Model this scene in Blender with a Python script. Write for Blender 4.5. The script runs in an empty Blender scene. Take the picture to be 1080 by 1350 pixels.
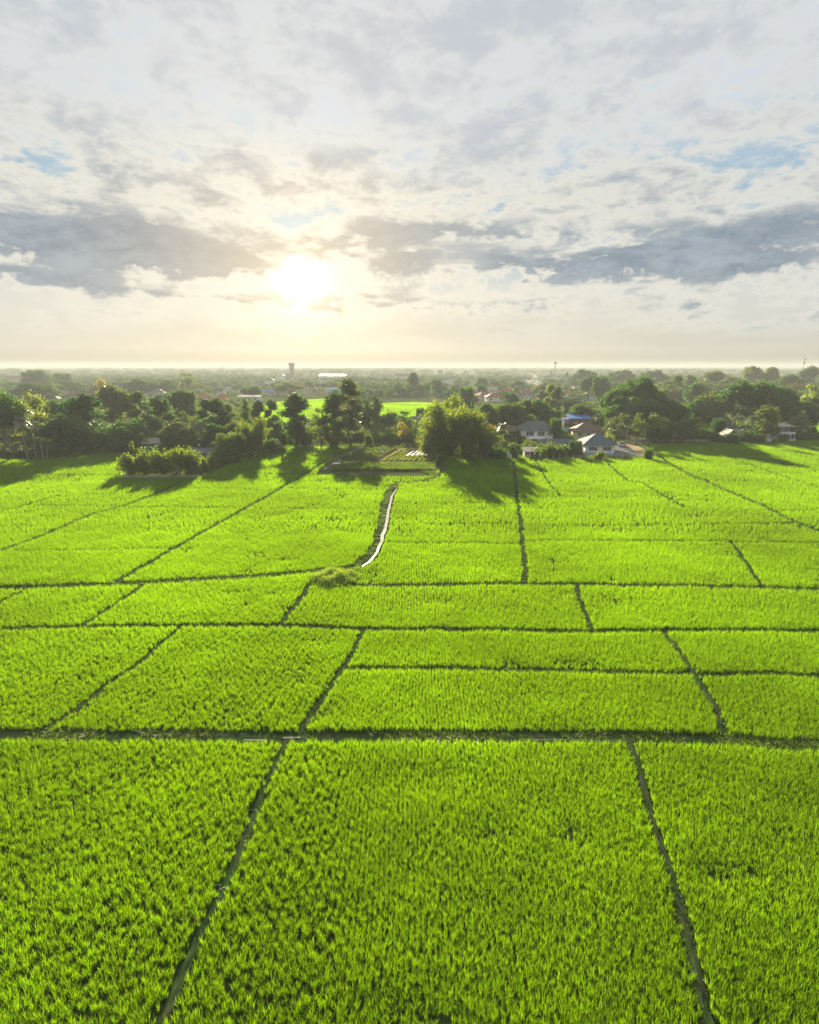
import bpy, math, random
import numpy as np
from mathutils import Vector, Matrix, Euler
R = math.radians
rng = np.random.default_rng(7); random.seed(7)
scene = bpy.context.scene
COL = scene.collection
# ------------------------------------------------------------------ camera
CAM_H = 25.0; F = 720.0; PITCH = math.atan(192 / F)
cam_d = bpy.data.cameras.new('camera'); cam = bpy.data.objects.new('camera', cam_d); COL.objects.link(cam)
cam_d.sensor_fit = 'HORIZONTAL'; cam_d.sensor_width = 36; cam_d.lens = 24
cam_d.clip_start = 0.5; cam_d.clip_end = 20000
cam.location = (0, 0, CAM_H); cam.rotation_euler = (R(90) - PITCH, 0, 0)
scene.camera = cam
CT, ST = math.cos(PITCH), math.sin(PITCH)
def ray(u, v):
    x = (u - 540) / F; y = (675 - v) / F
    return np.array((x, CT + y * ST, y * CT - ST))
def at(u, v, z=0.0):                    # a point seen in the photograph, on the level z
    d = ray(u, v); t = (z - CAM_H) / d[2]
    return Vector((d[0] * t, d[1] * t, z))
def top_z(Y, v):                        # height of a thing at distance Y whose top is seen at row v
    d = ray(540, v); return CAM_H + Y * d[2] / d[1]
def px_m(P):                            # metres per photograph pixel at P
    return (P[1] * CT + (CAM_H - P[2]) * ST) / F
SUN_EL, SUN_AZ = R(16.0), R(-10.0)      # azimuth from +Y towards +X
# ------------------------------------------------------------------ tagging
def tag(o, label=None, cat=None, group=None, kind=None):
    if label: o['label'] = label
    if cat: o['category'] = cat
    if group: o['group'] = group
    if kind: o['kind'] = kind
    return o
def empty(name, loc, rz=0.0):
    o = bpy.data.objects.new(name, None); COL.objects.link(o)
    o.location = loc; o.rotation_euler = (0, 0, rz); o.empty_display_size = 0.5
    return o
# ------------------------------------------------------------------ mesh builder
class MB:
    def __init__(s): s.v = []; s.f = []; s.m = []
    def quad(s, pts, mi=0):
        n = len(s.v); s.v += [tuple(p) for p in pts]; s.f.append(tuple(range(n, n + len(pts)))); s.m.append(mi)
    def box(s, x0, x1, y0, y1, z0, z1, mi=0):
        n = len(s.v)
        s.v += [(x0,y0,z0),(x1,y0,z0),(x1,y1,z0),(x0,y1,z0),(x0,y0,z1),(x1,y0,z1),(x1,y1,z1),(x0,y1,z1)]
        for f in ((0,3,2,1),(4,5,6,7),(0,1,5,4),(1,2,6,5),(2,3,7,6),(3,0,4,7)):
            s.f.append(tuple(n + i for i in f)); s.m.append(mi)
        return s
    def tube(s, pts, rad, k=6, mi=0, cap=True):
        pts = [Vector(p) for p in pts]; base = len(s.v)
        for i, p in enumerate(pts):
            a = pts[min(i + 1, len(pts) - 1)] - pts[max(i - 1, 0)]
            a = a.normalized() if a.length > 1e-6 else Vector((0, 0, 1))
            q = a.orthogonal().normalized() if abs(a.z) < 0.9 else a.cross(Vector((0, 1, 0))).normalized()
            w = a.cross(q); r = rad[i] if hasattr(rad, '__len__') else rad
            for j in range(k):
                t = 2 * math.pi * j / k
                s.v.append(tuple(p + (q * math.cos(t) + w * math.sin(t)) * r))
        for i in range(len(pts) - 1):
            for j in range(k):
                a, b = base + i * k + j, base + i * k + (j + 1) % k
                s.f.append((a, b, b + k, a + k)); s.m.append(mi)
        if cap:
            s.f.append(tuple(base + (len(pts) - 1) * k + j for j in range(k))); s.m.append(mi)
            s.f.append(tuple(base + k - 1 - j for j in range(k))); s.m.append(mi)
        return s
    def mesh(s, name, mats):
        me = bpy.data.meshes.new(name); me.from_pydata(s.v, [], s.f); 
        for m in (mats if isinstance(mats, (list, tuple)) else [mats]): me.materials.append(m)
        if any(s.m): me.polygons.foreach_set('material_index', s.m)
        me.update(); return me
    def build(s, name, mats, parent=None):
        o = bpy.data.objects.new(name, s.mesh(name, mats)); COL.objects.link(o)
        if parent is not None: o.parent = parent
        return o
def quads_mesh(name, V, mats, uvn=4):    # V: (n*4,3) array of separate quads
    n = len(V) // 4
    me = bpy.data.meshes.new(name); me.vertices.add(n * 4); me.vertices.foreach_set('co', np.asarray(V, dtype=np.float32).ravel())
    me.loops.add(n * 4); me.loops.foreach_set('vertex_index', np.arange(n * 4, dtype=np.int32))
    me.polygons.add(n); me.polygons.foreach_set('loop_start', np.arange(0, n * 4, 4, dtype=np.int32))
    me.update(calc_edges=True)
    for m in (mats if isinstance(mats, (list, tuple)) else [mats]): me.materials.append(m)
    return me
# ------------------------------------------------------------------ node helper
class E:
    nt = None
    def __init__(s, sock): s.s = sock
    @staticmethod
    def m(op, a, b=0.0, c=None, clamp=False):
        n = E.nt.nodes.new('ShaderNodeMath'); n.operation = op; n.use_clamp = clamp
        for i, x in enumerate((a, b, c)):
            if x is None: continue
            if isinstance(x, E): E.nt.links.new(x.s, n.inputs[i])
            else: n.inputs[i].default_value = x
        return E(n.outputs[0])
    def __add__(s, o): return E.m('ADD', s, o)
    __radd__ = __add__
    def __sub__(s, o): return E.m('SUBTRACT', s, o)
    def __rsub__(s, o): return E.m('SUBTRACT', o, s)
    def __mul__(s, o): return E.m('MULTIPLY', s, o)
    __rmul__ = __mul__
    def __truediv__(s, o): return E.m('DIVIDE', s, o)
    def __rtruediv__(s, o): return E.m('DIVIDE', o, s)
    def sat(s): return E.m('ADD', s, 0.0, clamp=True)
def smooth(x, a, b):
    n = E.nt.nodes.new('ShaderNodeMapRange'); n.interpolation_type = 'SMOOTHSTEP'
    E.nt.links.new(x.s, n.inputs[0]); n.inputs[1].default_value = a; n.inputs[2].default_value = b
    return E(n.outputs[0])
def noise(vec, scale, detail=4, rough=0.55, dist=0.0, color=False):
    n = E.nt.nodes.new('ShaderNodeTexNoise')
    if vec is not None: E.nt.links.new(vec.s if isinstance(vec, E) else vec, n.inputs['Vector'])
    n.inputs['Scale'].default_value = scale; n.inputs['Detail'].default_value = detail
    n.inputs['Roughness'].default_value = rough; n.inputs['Distortion'].default_value = dist
    return E(n.outputs['Color' if color else 0])
def mixc(f, a, b, mode='MIX'):
    n = E.nt.nodes.new('ShaderNodeMix'); n.data_type = 'RGBA'; n.blend_type = mode
    for sock, x in ((n.inputs[0], f), (n.inputs[6], a), (n.inputs[7], b)):
        if isinstance(x, E): E.nt.links.new(x.s, sock)
        elif hasattr(x, '__len__'): sock.default_value = (*x[:3], 1)
        else: sock.default_value = x
    return E(n.outputs[2])
def vec(x, y, z):
    n = E.nt.nodes.new('ShaderNodeCombineXYZ')
    for i, a in enumerate((x, y, z)):
        if isinstance(a, E): E.nt.links.new(a.s, n.inputs[i])
        else: n.inputs[i].default_value = a
    return E(n.outputs[0])
def new_mat(name):
    m = bpy.data.materials.new(name); m.use_nodes = True; E.nt = m.node_tree; m.node_tree.nodes.clear()
    return m
def node(t): return E.nt.nodes.new(t)
def out(sock):
    o = node('ShaderNodeOutputMaterial'); E.nt.links.new(sock, o.inputs[0])
def geo_pos(): return E(node('ShaderNodeNewGeometry').outputs['Position'])
def obj_rand(): return E(node('ShaderNodeObjectInfo').outputs['Random'])
# ------------------------------------------------------------------ materials
def leaf_mat(name, dif, trans, mixf=0.5, gloss=0.06, var=0.5, patch=0.0, patch_scale=0.05, tint=None, rough=0.4):
    m = new_mat(name); L = E.nt.links
    r = obj_rand()
    g = node('ShaderNodeNewGeometry')
    isl = E(g.outputs['Random Per Island'])
    val = (1 - var * 0.5) + var * (isl * 0.5 + r * 0.5)
    pos = E(g.outputs['Position'])
    if patch: val = val * ((1 - patch) + 2 * patch * smooth(noise(pos, patch_scale, 4, 0.6), 0.3, 0.7))
    def colour(c, t):
        a = mixc(r, c, t) if t else c
        k = node('ShaderNodeHueSaturation')
        if isinstance(a, E): L.new(a.s, k.inputs['Color'])
        else: k.inputs['Color'].default_value = (*a, 1)
        L.new(val.s, k.inputs['Value']); L.new((0.485 + 0.03 * isl).s, k.inputs['Hue'])
        return k.outputs[0]
    d = node('ShaderNodeBsdfDiffuse'); t = node('ShaderNodeBsdfTranslucent'); gl = node('ShaderNodeBsdfGlossy')
    L.new(colour(dif, tint and tint[0]), d.inputs[0]); L.new(colour(trans, tint and tint[1]), t.inputs[0])
    gl.inputs['Roughness'].default_value = rough
    mx = node('ShaderNodeMixShader'); mx.inputs[0].default_value = mixf
    L.new(d.outputs[0], mx.inputs[1]); L.new(t.outputs[0], mx.inputs[2])
    m2 = node('ShaderNodeMixShader'); m2.inputs[0].default_value = gloss
    L.new(mx.outputs[0], m2.inputs[1]); L.new(gl.outputs[0], m2.inputs[2])
    out(m2.outputs[0]); return m
def plain(name, col, rough=0.8, var=0.25, scale=2.0, metal=0.0, spec=0.3, col2=None, bump=0.0, coords='obj'):
    m = new_mat(name); L = E.nt.links
    tc = node('ShaderNodeTexCoord'); v = E(tc.outputs['Object'])
    n = noise(v, scale, 5, 0.6); n2 = noise(v, scale * 6, 3, 0.6)
    f = smooth(n * 0.65 + n2 * 0.35, 0.32, 0.68)
    c2 = col2 or tuple(max(0, x * (1 - var)) for x in col)
    c = mixc(f, col, c2)
    p = node('ShaderNodeBsdfPrincipled'); L.new(c.s, p.inputs['Base Color'])
    p.inputs['Roughness'].default_value = rough; p.inputs['Metallic'].default_value = metal
    p.inputs['Specular IOR Level'].default_value = spec
    if bump:
        b = node('ShaderNodeBump'); b.inputs['Strength'].default_value = bump; L.new(n2.s, b.inputs['Height']); L.new(b.outputs[0], p.inputs['Normal'])
    out(p.outputs[0]); return m
def roof_mat(name, col, rough=0.55, spacing=0.3, metal=0.0, spec=0.4):
    m = new_mat(name); L = E.nt.links
    tc = node('ShaderNodeTexCoord'); v = E(tc.outputs['Object'])
    w = node('ShaderNodeTexWave'); w.wave_type = 'BANDS'; w.bands_direction = 'Z'; w.inputs['Scale'].default_value = 0.6 / spacing
    w.inputs['Distortion'].default_value = 0.4; L.new(v.s, w.inputs['Vector'])
    n = noise(v, 1.2, 6, 0.65)
    c = mixc(smooth(n, 0.3, 0.72), col, tuple(x * 0.62 for x in col))
    c = mixc(E(w.outputs['Fac']) * 0.3, c, tuple(x * 0.5 for x in col))
    p = node('ShaderNodeBsdfPrincipled'); L.new(c.s, p.inputs['Base Color']); p.inputs['Roughness'].default_value = rough
    p.inputs['Metallic'].default_value = metal; p.inputs['Specular IOR Level'].default_value = spec
    b = node('ShaderNodeBump'); b.inputs['Strength'].default_value = 0.4; b.inputs['Distance'].default_value = 0.05
    L.new(w.outputs['Fac'], b.inputs['Height']); L.new(b.outputs[0], p.inputs['Normal'])
    out(p.outputs[0]); return m
def water_mat(name):
    m = new_mat(name); L = E.nt.links
    p = node('ShaderNodeBsdfPrincipled'); p.inputs['Base Color'].default_value = (0.05, 0.05, 0.035, 1)
    p.inputs['Roughness'].default_value = 0.2; p.inputs['Specular IOR Level'].default_value = 0.5
    n = noise(geo_pos(), 3.0, 3, 0.5); b = node('ShaderNodeBump'); b.inputs['Strength'].default_value = 0.05; b.inputs['Distance'].default_value = 0.05
    L.new(n.s, b.inputs['Height']); L.new(b.outputs[0], p.inputs['Normal']); out(p.outputs[0]); return m
M = {}
M['rice'] = leaf_mat('rice_leaf', (0.04, 0.10, 0.001), (0.245, 0.435, 0.0002), 0.64, 0.006, 0.55, 0.2, 0.045, rough=0.5)
M['bank_grass'] = leaf_mat('bank_grass', (0.06, 0.11, 0.012), (0.17, 0.27, 0.012), 0.5, 0.02, 0.7, 0.25, 0.3)
M['mound_grass'] = leaf_mat('mound_grass', (0.13, 0.2, 0.04), (0.36, 0.5, 0.05), 0.5, 0.0, 0.5)
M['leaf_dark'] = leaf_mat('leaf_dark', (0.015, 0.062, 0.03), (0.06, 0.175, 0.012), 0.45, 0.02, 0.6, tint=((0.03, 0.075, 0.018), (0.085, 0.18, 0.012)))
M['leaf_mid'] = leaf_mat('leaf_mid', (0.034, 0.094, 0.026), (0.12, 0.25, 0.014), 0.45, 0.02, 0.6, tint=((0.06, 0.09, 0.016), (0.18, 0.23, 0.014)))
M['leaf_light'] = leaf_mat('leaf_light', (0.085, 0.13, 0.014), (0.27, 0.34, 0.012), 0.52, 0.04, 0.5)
M['leaf_yellow'] = leaf_mat('leaf_yellow', (0.15, 0.14, 0.014), (0.42, 0.33, 0.014), 0.52, 0.03, 0.5)
M['leaf_olive'] = leaf_mat('leaf_olive', (0.055, 0.085, 0.02), (0.15, 0.19, 0.02), 0.42, 0.05, 0.55)
M['leaf_bamboo'] = leaf_mat('leaf_bamboo', (0.062, 0.105, 0.014), (0.23, 0.31, 0.012), 0.5, 0.03, 0.5)
M['leaf_pale'] = leaf_mat('leaf_pale', (0.10, 0.12, 0.06), (0.2, 0.22, 0.06), 0.4, 0.12, 0.5)
M['leaf_orange'] = leaf_mat('leaf_orange', (0.16, 0.11, 0.01), (0.32, 0.17, 0.01), 0.5, 0.02, 0.4)
M['frond'] = leaf_mat('palm_frond', (0.05, 0.085, 0.02), (0.16, 0.22, 0.02), 0.4, 0.14, 0.4, rough=0.3)
M['banana'] = leaf_mat('banana_leaf', (0.09, 0.17, 0.015), (0.36, 0.5, 0.015), 0.55, 0.06, 0.4)
M['bark'] = plain('bark', (0.14, 0.11, 0.08), 0.9, 0.5, 1.5, bump=0.5)
M['bark_pale'] = plain('pale_bark', (0.3, 0.29, 0.26), 0.85, 0.4, 1.5, bump=0.4)
M['culm'] = plain('bamboo_culm', (0.12, 0.14, 0.04), 0.5, 0.4, 1.0)
M['white'] = plain('white_render', (0.74, 0.74, 0.71), 0.8, 0.2, 0.8)
M['cream'] = plain('cream_render', (0.62, 0.56, 0.44), 0.85, 0.25, 0.8)
M['maroon'] = plain('maroon_wall', (0.16, 0.04, 0.03), 0.8, 0.3, 0.8)
M['wood'] = plain('brown_timber', (0.15, 0.075, 0.04), 0.85, 0.45, 1.0)
M['teal'] = plain('teal_paint', (0.10, 0.42, 0.44), 0.6, 0.2, 1.0)
M['skyblue'] = plain('light_blue_paint', (0.30, 0.52, 0.66), 0.7, 0.2, 1.0)
M['blue_sheet'] = roof_mat('blue_metal_sheet', (0.03, 0.16, 0.55), 0.4, 0.25, 0.0, 0.5)
M['grey_roof'] = roof_mat('grey_tile', (0.12, 0.14, 0.15), 0.75, 0.3, 0.0, 0.15)
M['slate_roof'] = roof_mat('slate_blue_tile', (0.10, 0.13, 0.18), 0.75, 0.3, 0.0, 0.15)
M['brown_roof'] = roof_mat('brown_tile', (0.17, 0.11, 0.09), 0.75, 0.3, 0.0, 0.15)
M['red_roof'] = roof_mat('red_tile', (0.30, 0.10, 0.06), 0.75, 0.3, 0.0, 0.15)
M['orange_roof'] = roof_mat('orange_tile', (0.42, 0.18, 0.10), 0.75, 0.3, 0.0, 0.15)
M['tin_roof'] = roof_mat('weathered_tin', (0.30, 0.28, 0.25), 0.75, 0.2, 0.0, 0.25)
M['bright_roof'] = roof_mat('bright_metal', (0.5, 0.5, 0.48), 0.5, 0.2, 0.35, 0.5)
M['fibre_roof'] = roof_mat('pale_fibre_sheet', (0.42, 0.41, 0.38), 0.7, 0.2)
M['glass'] = plain('window_glass', (0.03, 0.045, 0.06), 0.12, 0.3, 1.0, spec=0.6)
M['frame'] = plain('white_frame', (0.7, 0.7, 0.7), 0.6, 0.1)
M['door'] = plain('door_wood', (0.10, 0.05, 0.03), 0.6, 0.3)
M['concrete'] = plain('concrete', (0.36, 0.35, 0.33), 0.9, 0.35, 0.7, bump=0.3)
M['asphalt'] = plain('grey_paving', (0.17, 0.17, 0.175), 0.9, 0.3, 0.4, spec=0.0)
M['dirt'] = plain('bare_sandy_soil', (0.42, 0.33, 0.2), 0.95, 0.4, 0.25, bump=0.4, spec=0.0)
M['soil'] = plain('garden_soil', (0.2, 0.16, 0.09), 0.95, 0.45, 0.4, col2=(0.12, 0.12, 0.05), bump=0.4, spec=0.0)
M['plastic'] = plain('white_plastic_mulch', (0.72, 0.72, 0.68), 0.35, 0.3, 1.0, spec=0.6)
M['post'] = plain('white_post', (0.6, 0.6, 0.56), 0.8, 0.3, 2.0)
M['wire'] = plain('wire', (0.2, 0.2, 0.2), 0.5, 0.2)
M['steel'] = plain('galvanised_steel', (0.42, 0.43, 0.44), 0.45, 0.2, 1.0, 0.6)
M['red_paint'] = plain('red_paint', (0.5, 0.12, 0.08), 0.6, 0.2)
M['car'] = plain('silver_car_paint', (0.5, 0.51, 0.53), 0.3, 0.05, 1.0, 0.5)
M['rubber'] = plain('black_rubber', (0.02, 0.02, 0.02), 0.8, 0.2)
M['cloth'] = plain('white_cloth', (0.8, 0.79, 0.75), 0.9, 0.1)
M['water'] = water_mat('muddy_water')
def ground_mat():
    m = new_mat('ground'); L = E.nt.links; p = geo_pos()
    n = noise(p, 0.035, 6, 0.6); n2 = noise(p, 0.6, 5, 0.65)
    c = mixc(smooth(n, 0.35, 0.65), (0.045, 0.075, 0.018), (0.085, 0.08, 0.04))
    c = mixc(smooth(n2, 0.4, 0.7) * 0.7, c, (0.03, 0.05, 0.014))
    b = node('ShaderNodeBsdfDiffuse'); L.new(c.s, b.inputs[0])
    bp = node('ShaderNodeBump'); bp.inputs['Strength'].default_value = 0.6; bp.inputs['Distance'].default_value = 0.2; L.new(n2.s, bp.inputs['Height']); L.new(bp.outputs[0], b.inputs['Normal'])
    out(b.outputs[0]); return m
def bank_mat():
    m = new_mat('bank_earth'); L = E.nt.links; p = geo_pos()
    n = noise(p, 0.5, 6, 0.65); n2 = noise(p, 3.0, 4, 0.6)
    c = mixc(smooth(n, 0.38, 0.62), (0.022, 0.05, 0.016), (0.04, 0.05, 0.022))
    c = mixc(smooth(n2, 0.45, 0.7) * 0.6, c, (0.03, 0.05, 0.012))
    b = node('ShaderNodeBsdfDiffuse'); L.new(c.s, b.inputs[0]); out(b.outputs[0]); return m
def hill_mat():
    m = new_mat('hill_forest'); p = geo_pos(); c = mixc(smooth(noise(p, 0.004, 6, 0.6), 0.35, 0.65), (0.035, 0.06, 0.03), (0.06, 0.08, 0.04))
    b = node('ShaderNodeBsdfDiffuse'); E.nt.links.new(c.s, b.inputs[0]); out(b.outputs[0]); return m
M['ground'] = ground_mat(); M['bank'] = bank_mat(); M['hill'] = hill_mat()
# ------------------------------------------------------------------ world, sun, haze
EXPO = 2.0
w = bpy.data.worlds.new('World'); scene.world = w; w.use_nodes = True; E.nt = w.node_tree; E.nt.nodes.clear(); L = E.nt.links
tc = node('ShaderNodeTexCoord'); sx = node('ShaderNodeSeparateXYZ'); L.new(tc.outputs['Generated'], sx.inputs[0])
X, Y, Z = (E(sx.outputs[i]) for i in range(3))
az = E.m('ARCTAN2', X, Y) * (180 / math.pi); el = E.m('ARCSINE', Z) * (180 / math.pi)
Zc = E.m('MAXIMUM', Z, 0.0)
px_, py_ = X / (Zc + 0.08), Y / (Zc + 0.08)
P2 = vec(px_, py_, 0.0)
n1 = noise(P2, 0.75, 9, 0.6, 0.25)
elp = E.m('LOGARITHM', 1 + E.m('MAXIMUM', el, 0.0) * 0.25, math.e) * 6.0 + E.m('MAXIMUM', el - 9.0, 0.0) * 0.45
n2 = noise(vec(az * 0.11, elp * 0.30, 3.7), 1.7, 7, 0.6, 0.25)
n3 = noise(vec(az * 0.045, el * 0.16, 1.3), 1.6, 8, 0.6, 0.2)
n4 = noise(vec(az * 0.11, elp * 0.34, 8.1), 5.0, 6, 0.62, 0.3)
azw = az + (n1 - 0.5) * 14 + (n2 - 0.5) * 7; elw = el + (n3 - 0.5) * 5 + (n2 - 0.5) * 2.4 + (n4 - 0.5) * 1.2
def blob(u, v, sa, se):
    d = ray(u, v); a0 = math.degrees(math.atan2(d[0], d[1])); e0 = math.degrees(math.asin(d[2] / np.linalg.norm(d)))
    a = (azw - a0) * (1 / sa); e = (elw - e0) * (1 / se)
    return E.m('EXPONENT', (a * a + e * e) * -1.0)
gd = ray(398, 371); gd = gd / np.linalg.norm(gd)
ca = X * float(gd[0]) + Y * float(gd[1]) + Z * float(gd[2])
ang = E.m('ARCCOSINE', E.m('MINIMUM', ca, 0.99999)) * (180 / math.pi)
near = E.m('EXPONENT', ang * ang * (-1 / (13.0 ** 2)))
wide = E.m('EXPONENT', ang * (-1 / 38.0))
def lin(c): return tuple(((x / 255) / 12.92 if x / 255 <= 0.04045 else ((x / 255 + 0.055) / 1.055) ** 2.4) / 2 ** EXPO for x in c)
hor = mixc(wide, lin((196, 197, 194)), lin((248, 238, 210)))
midc = mixc(wide, lin((206, 212, 216)), lin((252, 242, 220)))
topc = mixc(near, lin((164, 194, 214)), lin((210, 222, 224)))
sky = mixc(smooth(el, 1.0, 5.5), hor, midc)
sky = mixc(smooth(el, 5.0, 12.0), sky, topc)
darkm = (blob(30, 315, 10, 1.8) + blob(170, 322, 9, 1.5) + blob(270, 342, 6, 0.9) * 0.9 + blob(20, 362, 9, 0.6) * 0.7
         + blob(495, 312, 5, 1.5) * 0.7 + blob(540, 345, 5, 0.8) * 0.55 + blob(620, 300, 6, 0.9) * 0.5
         + blob(770, 350, 7, 1.0) + blob(860, 340, 7, 1.6) * 1.1 + blob(970, 345, 7, 1.4) * 1.1 + blob(690, 352, 5, 0.6) * 0.6
         + blob(800, 300, 9, 0.6) * 0.4 + blob(1050, 300, 5, 1.0) * 0.5 + blob(540, 402, 7, 0.6) * 0.5 + blob(1000, 400, 10, 1.4) * 0.6
         + blob(330, 398, 9, 0.4) * 0.5 + blob(150, 382, 8, 0.4) * 0.45 + blob(700, 395, 8, 0.4) * 0.3)
darkm = darkm * (0.5 + 0.5 * smooth(n1 * 0.5 + n4 * 0.5, 0.36, 0.56))
dens = n1 * 0.30 + n2 * 0.48 + n4 * 0.22 + darkm * 0.20 - smooth(el, 6.0, 2.0) * 0.055 + smooth(el, 8.0, 12.0) * 0.045
amt = smooth(el, 1.5, 5.0)
brt = smooth(dens, 0.435, 0.525) * amt
sky = mixc(brt * 0.92, sky, mixc(wide, lin((226, 228, 226)), lin((255, 246, 222))))
thick = smooth(dens, 0.52, 0.65) * amt
dcol = mixc(near * 0.8, mixc(smooth(n2 * 0.5 + n4 * 0.5, 0.35, 0.65), lin((118, 136, 154)), lin((168, 180, 192))), lin((214, 196, 168)))
sky = mixc(thick * 0.95, sky, dcol)
# faint distant hills, only painted into the sky as low cloud banks
hill_bank = (blob(310, 447, 9, 0.9) + blob(560, 440, 10, 1.0) + blob(930, 446, 9, 0.8) + blob(700, 420, 12, 0.8) * 0.6).sat()
sky = mixc(hill_bank * 0.5, sky, mixc(wide, lin((184, 186, 186)), lin((226, 214, 188))))
# higher up the layer thins to pale bright overcast
sky = mixc(smooth(el + (n3 - 0.5) * 8, 14.0, 22.0) * 0.75, sky, mixc(smooth(dens, 0.42, 0.6), lin((238, 241, 243)), lin((214, 220, 226))))
# glow of the hidden sun
angn = ang + (n2 - 0.5) * 2.2 + (n4 - 0.5) * 1.6
g1 = E.m('EXPONENT', angn * angn * (-1 / (2.05 ** 2))); g2 = E.m('EXPONENT', ang * (-1 / 5.5))
def scol(c, k): 
    n = node('ShaderNodeVectorMath'); n.operation = 'SCALE'; n.inputs[0].default_value = c; L.new(k.s, n.inputs['Scale']); return E(n.outputs[0])
def addc(a, b):
    n = node('ShaderNodeVectorMath'); n.operation = 'ADD'; L.new(a.s, n.inputs[0]); L.new(b.s, n.inputs[1]); return E(n.outputs[0])
sky = addc(sky, scol((1.0, 0.87, 0.60), (g1 * 0.9 + g2 * 0.4 * (1 - 0.35 * thick)) * (1 / 2 ** EXPO)))
hz = node('ShaderNodeVectorMath'); hz.operation = 'SCALE'; L.new(sky.s, hz.inputs[0]); L.new((0.5 + 0.5 * smooth(el, 0.0, 1.8)).s, hz.inputs['Scale']); sky = E(hz.outputs[0])   # sky colour darkened at the horizon to offset the haze's added brightness
st = node('ShaderNodeTexSky'); st.sky_type = 'NISHITA'; st.sun_disc = False; st.sun_elevation = SUN_EL; st.sun_rotation = SUN_AZ
st.air_density = 1.0; st.dust_density = 1.0; st.altitude = 300
bg1 = node('ShaderNodeBackground'); L.new(st.outputs[0], bg1.inputs[0]); bg1.inputs[1].default_value = 0.05
bg2 = node('ShaderNodeBackground'); L.new(sky.s, bg2.inputs[0]); bg2.inputs[1].default_value = 0.9
ms = node('ShaderNodeMixShader'); ms.inputs[0].default_value = 0.97; L.new(bg1.outputs[0], ms.inputs[1]); L.new(bg2.outputs[0], ms.inputs[2])
wo = node('ShaderNodeOutputWorld'); L.new(ms.outputs[0], wo.inputs[0])
sd = bpy.data.lights.new('sun', 'SUN'); sd.energy = 5.0; sd.angle = R(0.53); sd.color = (1.0, 0.86, 0.62)
so = bpy.data.objects.new('sun', sd); COL.objects.link(so)
sdir = Vector((math.sin(SUN_AZ) * math.cos(SUN_EL), math.cos(SUN_AZ) * math.cos(SUN_EL), math.sin(SUN_EL)))
so.rotation_euler = sdir.to_track_quat('Z', 'Y').to_euler(); so.location = (-60, 300, 120)
vs = scene.view_settings; vs.view_transform = 'Standard'; vs.look = 'None'; vs.exposure = EXPO; vs.gamma = 1.0
HAZE = 0.0004
hm = new_mat('haze_air'); pv = node('ShaderNodeVolumePrincipled'); pv.inputs['Color'].default_value = (0.40, 0.43, 0.44, 1)
pv.inputs['Density'].default_value = HAZE; pv.inputs['Anisotropy'].default_value = 0.15
o_ = node('ShaderNodeOutputMaterial'); E.nt.links.new(pv.outputs[0], o_.inputs['Volume'])
HTOP = 46
tag(MB().box(-9200, 9200, -250, 9100, -1.5, HTOP).build('haze', hm), 'pale warm haze lying over the plain', 'haze', kind='stuff')
scene.cycles.volume_bounces = 1; scene.cycles.max_bounces = 8; scene.cycles.transparent_max_bounces = 8
scene.cycles.diffuse_bounces = 4; scene.cycles.glossy_bounces = 2; scene.cycles.transmission_bounces = 5
scene.cycles.use_denoising = True
scene.cycles.sample_clamp_indirect = 6.0
# ------------------------------------------------------------------ ground
tag(MB().box(-9000, 9000, -200, 9000, -1.0, 0.0).build('ground', M['ground']), 'flat dark green ground of the plain', 'ground', kind='structure')
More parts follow.
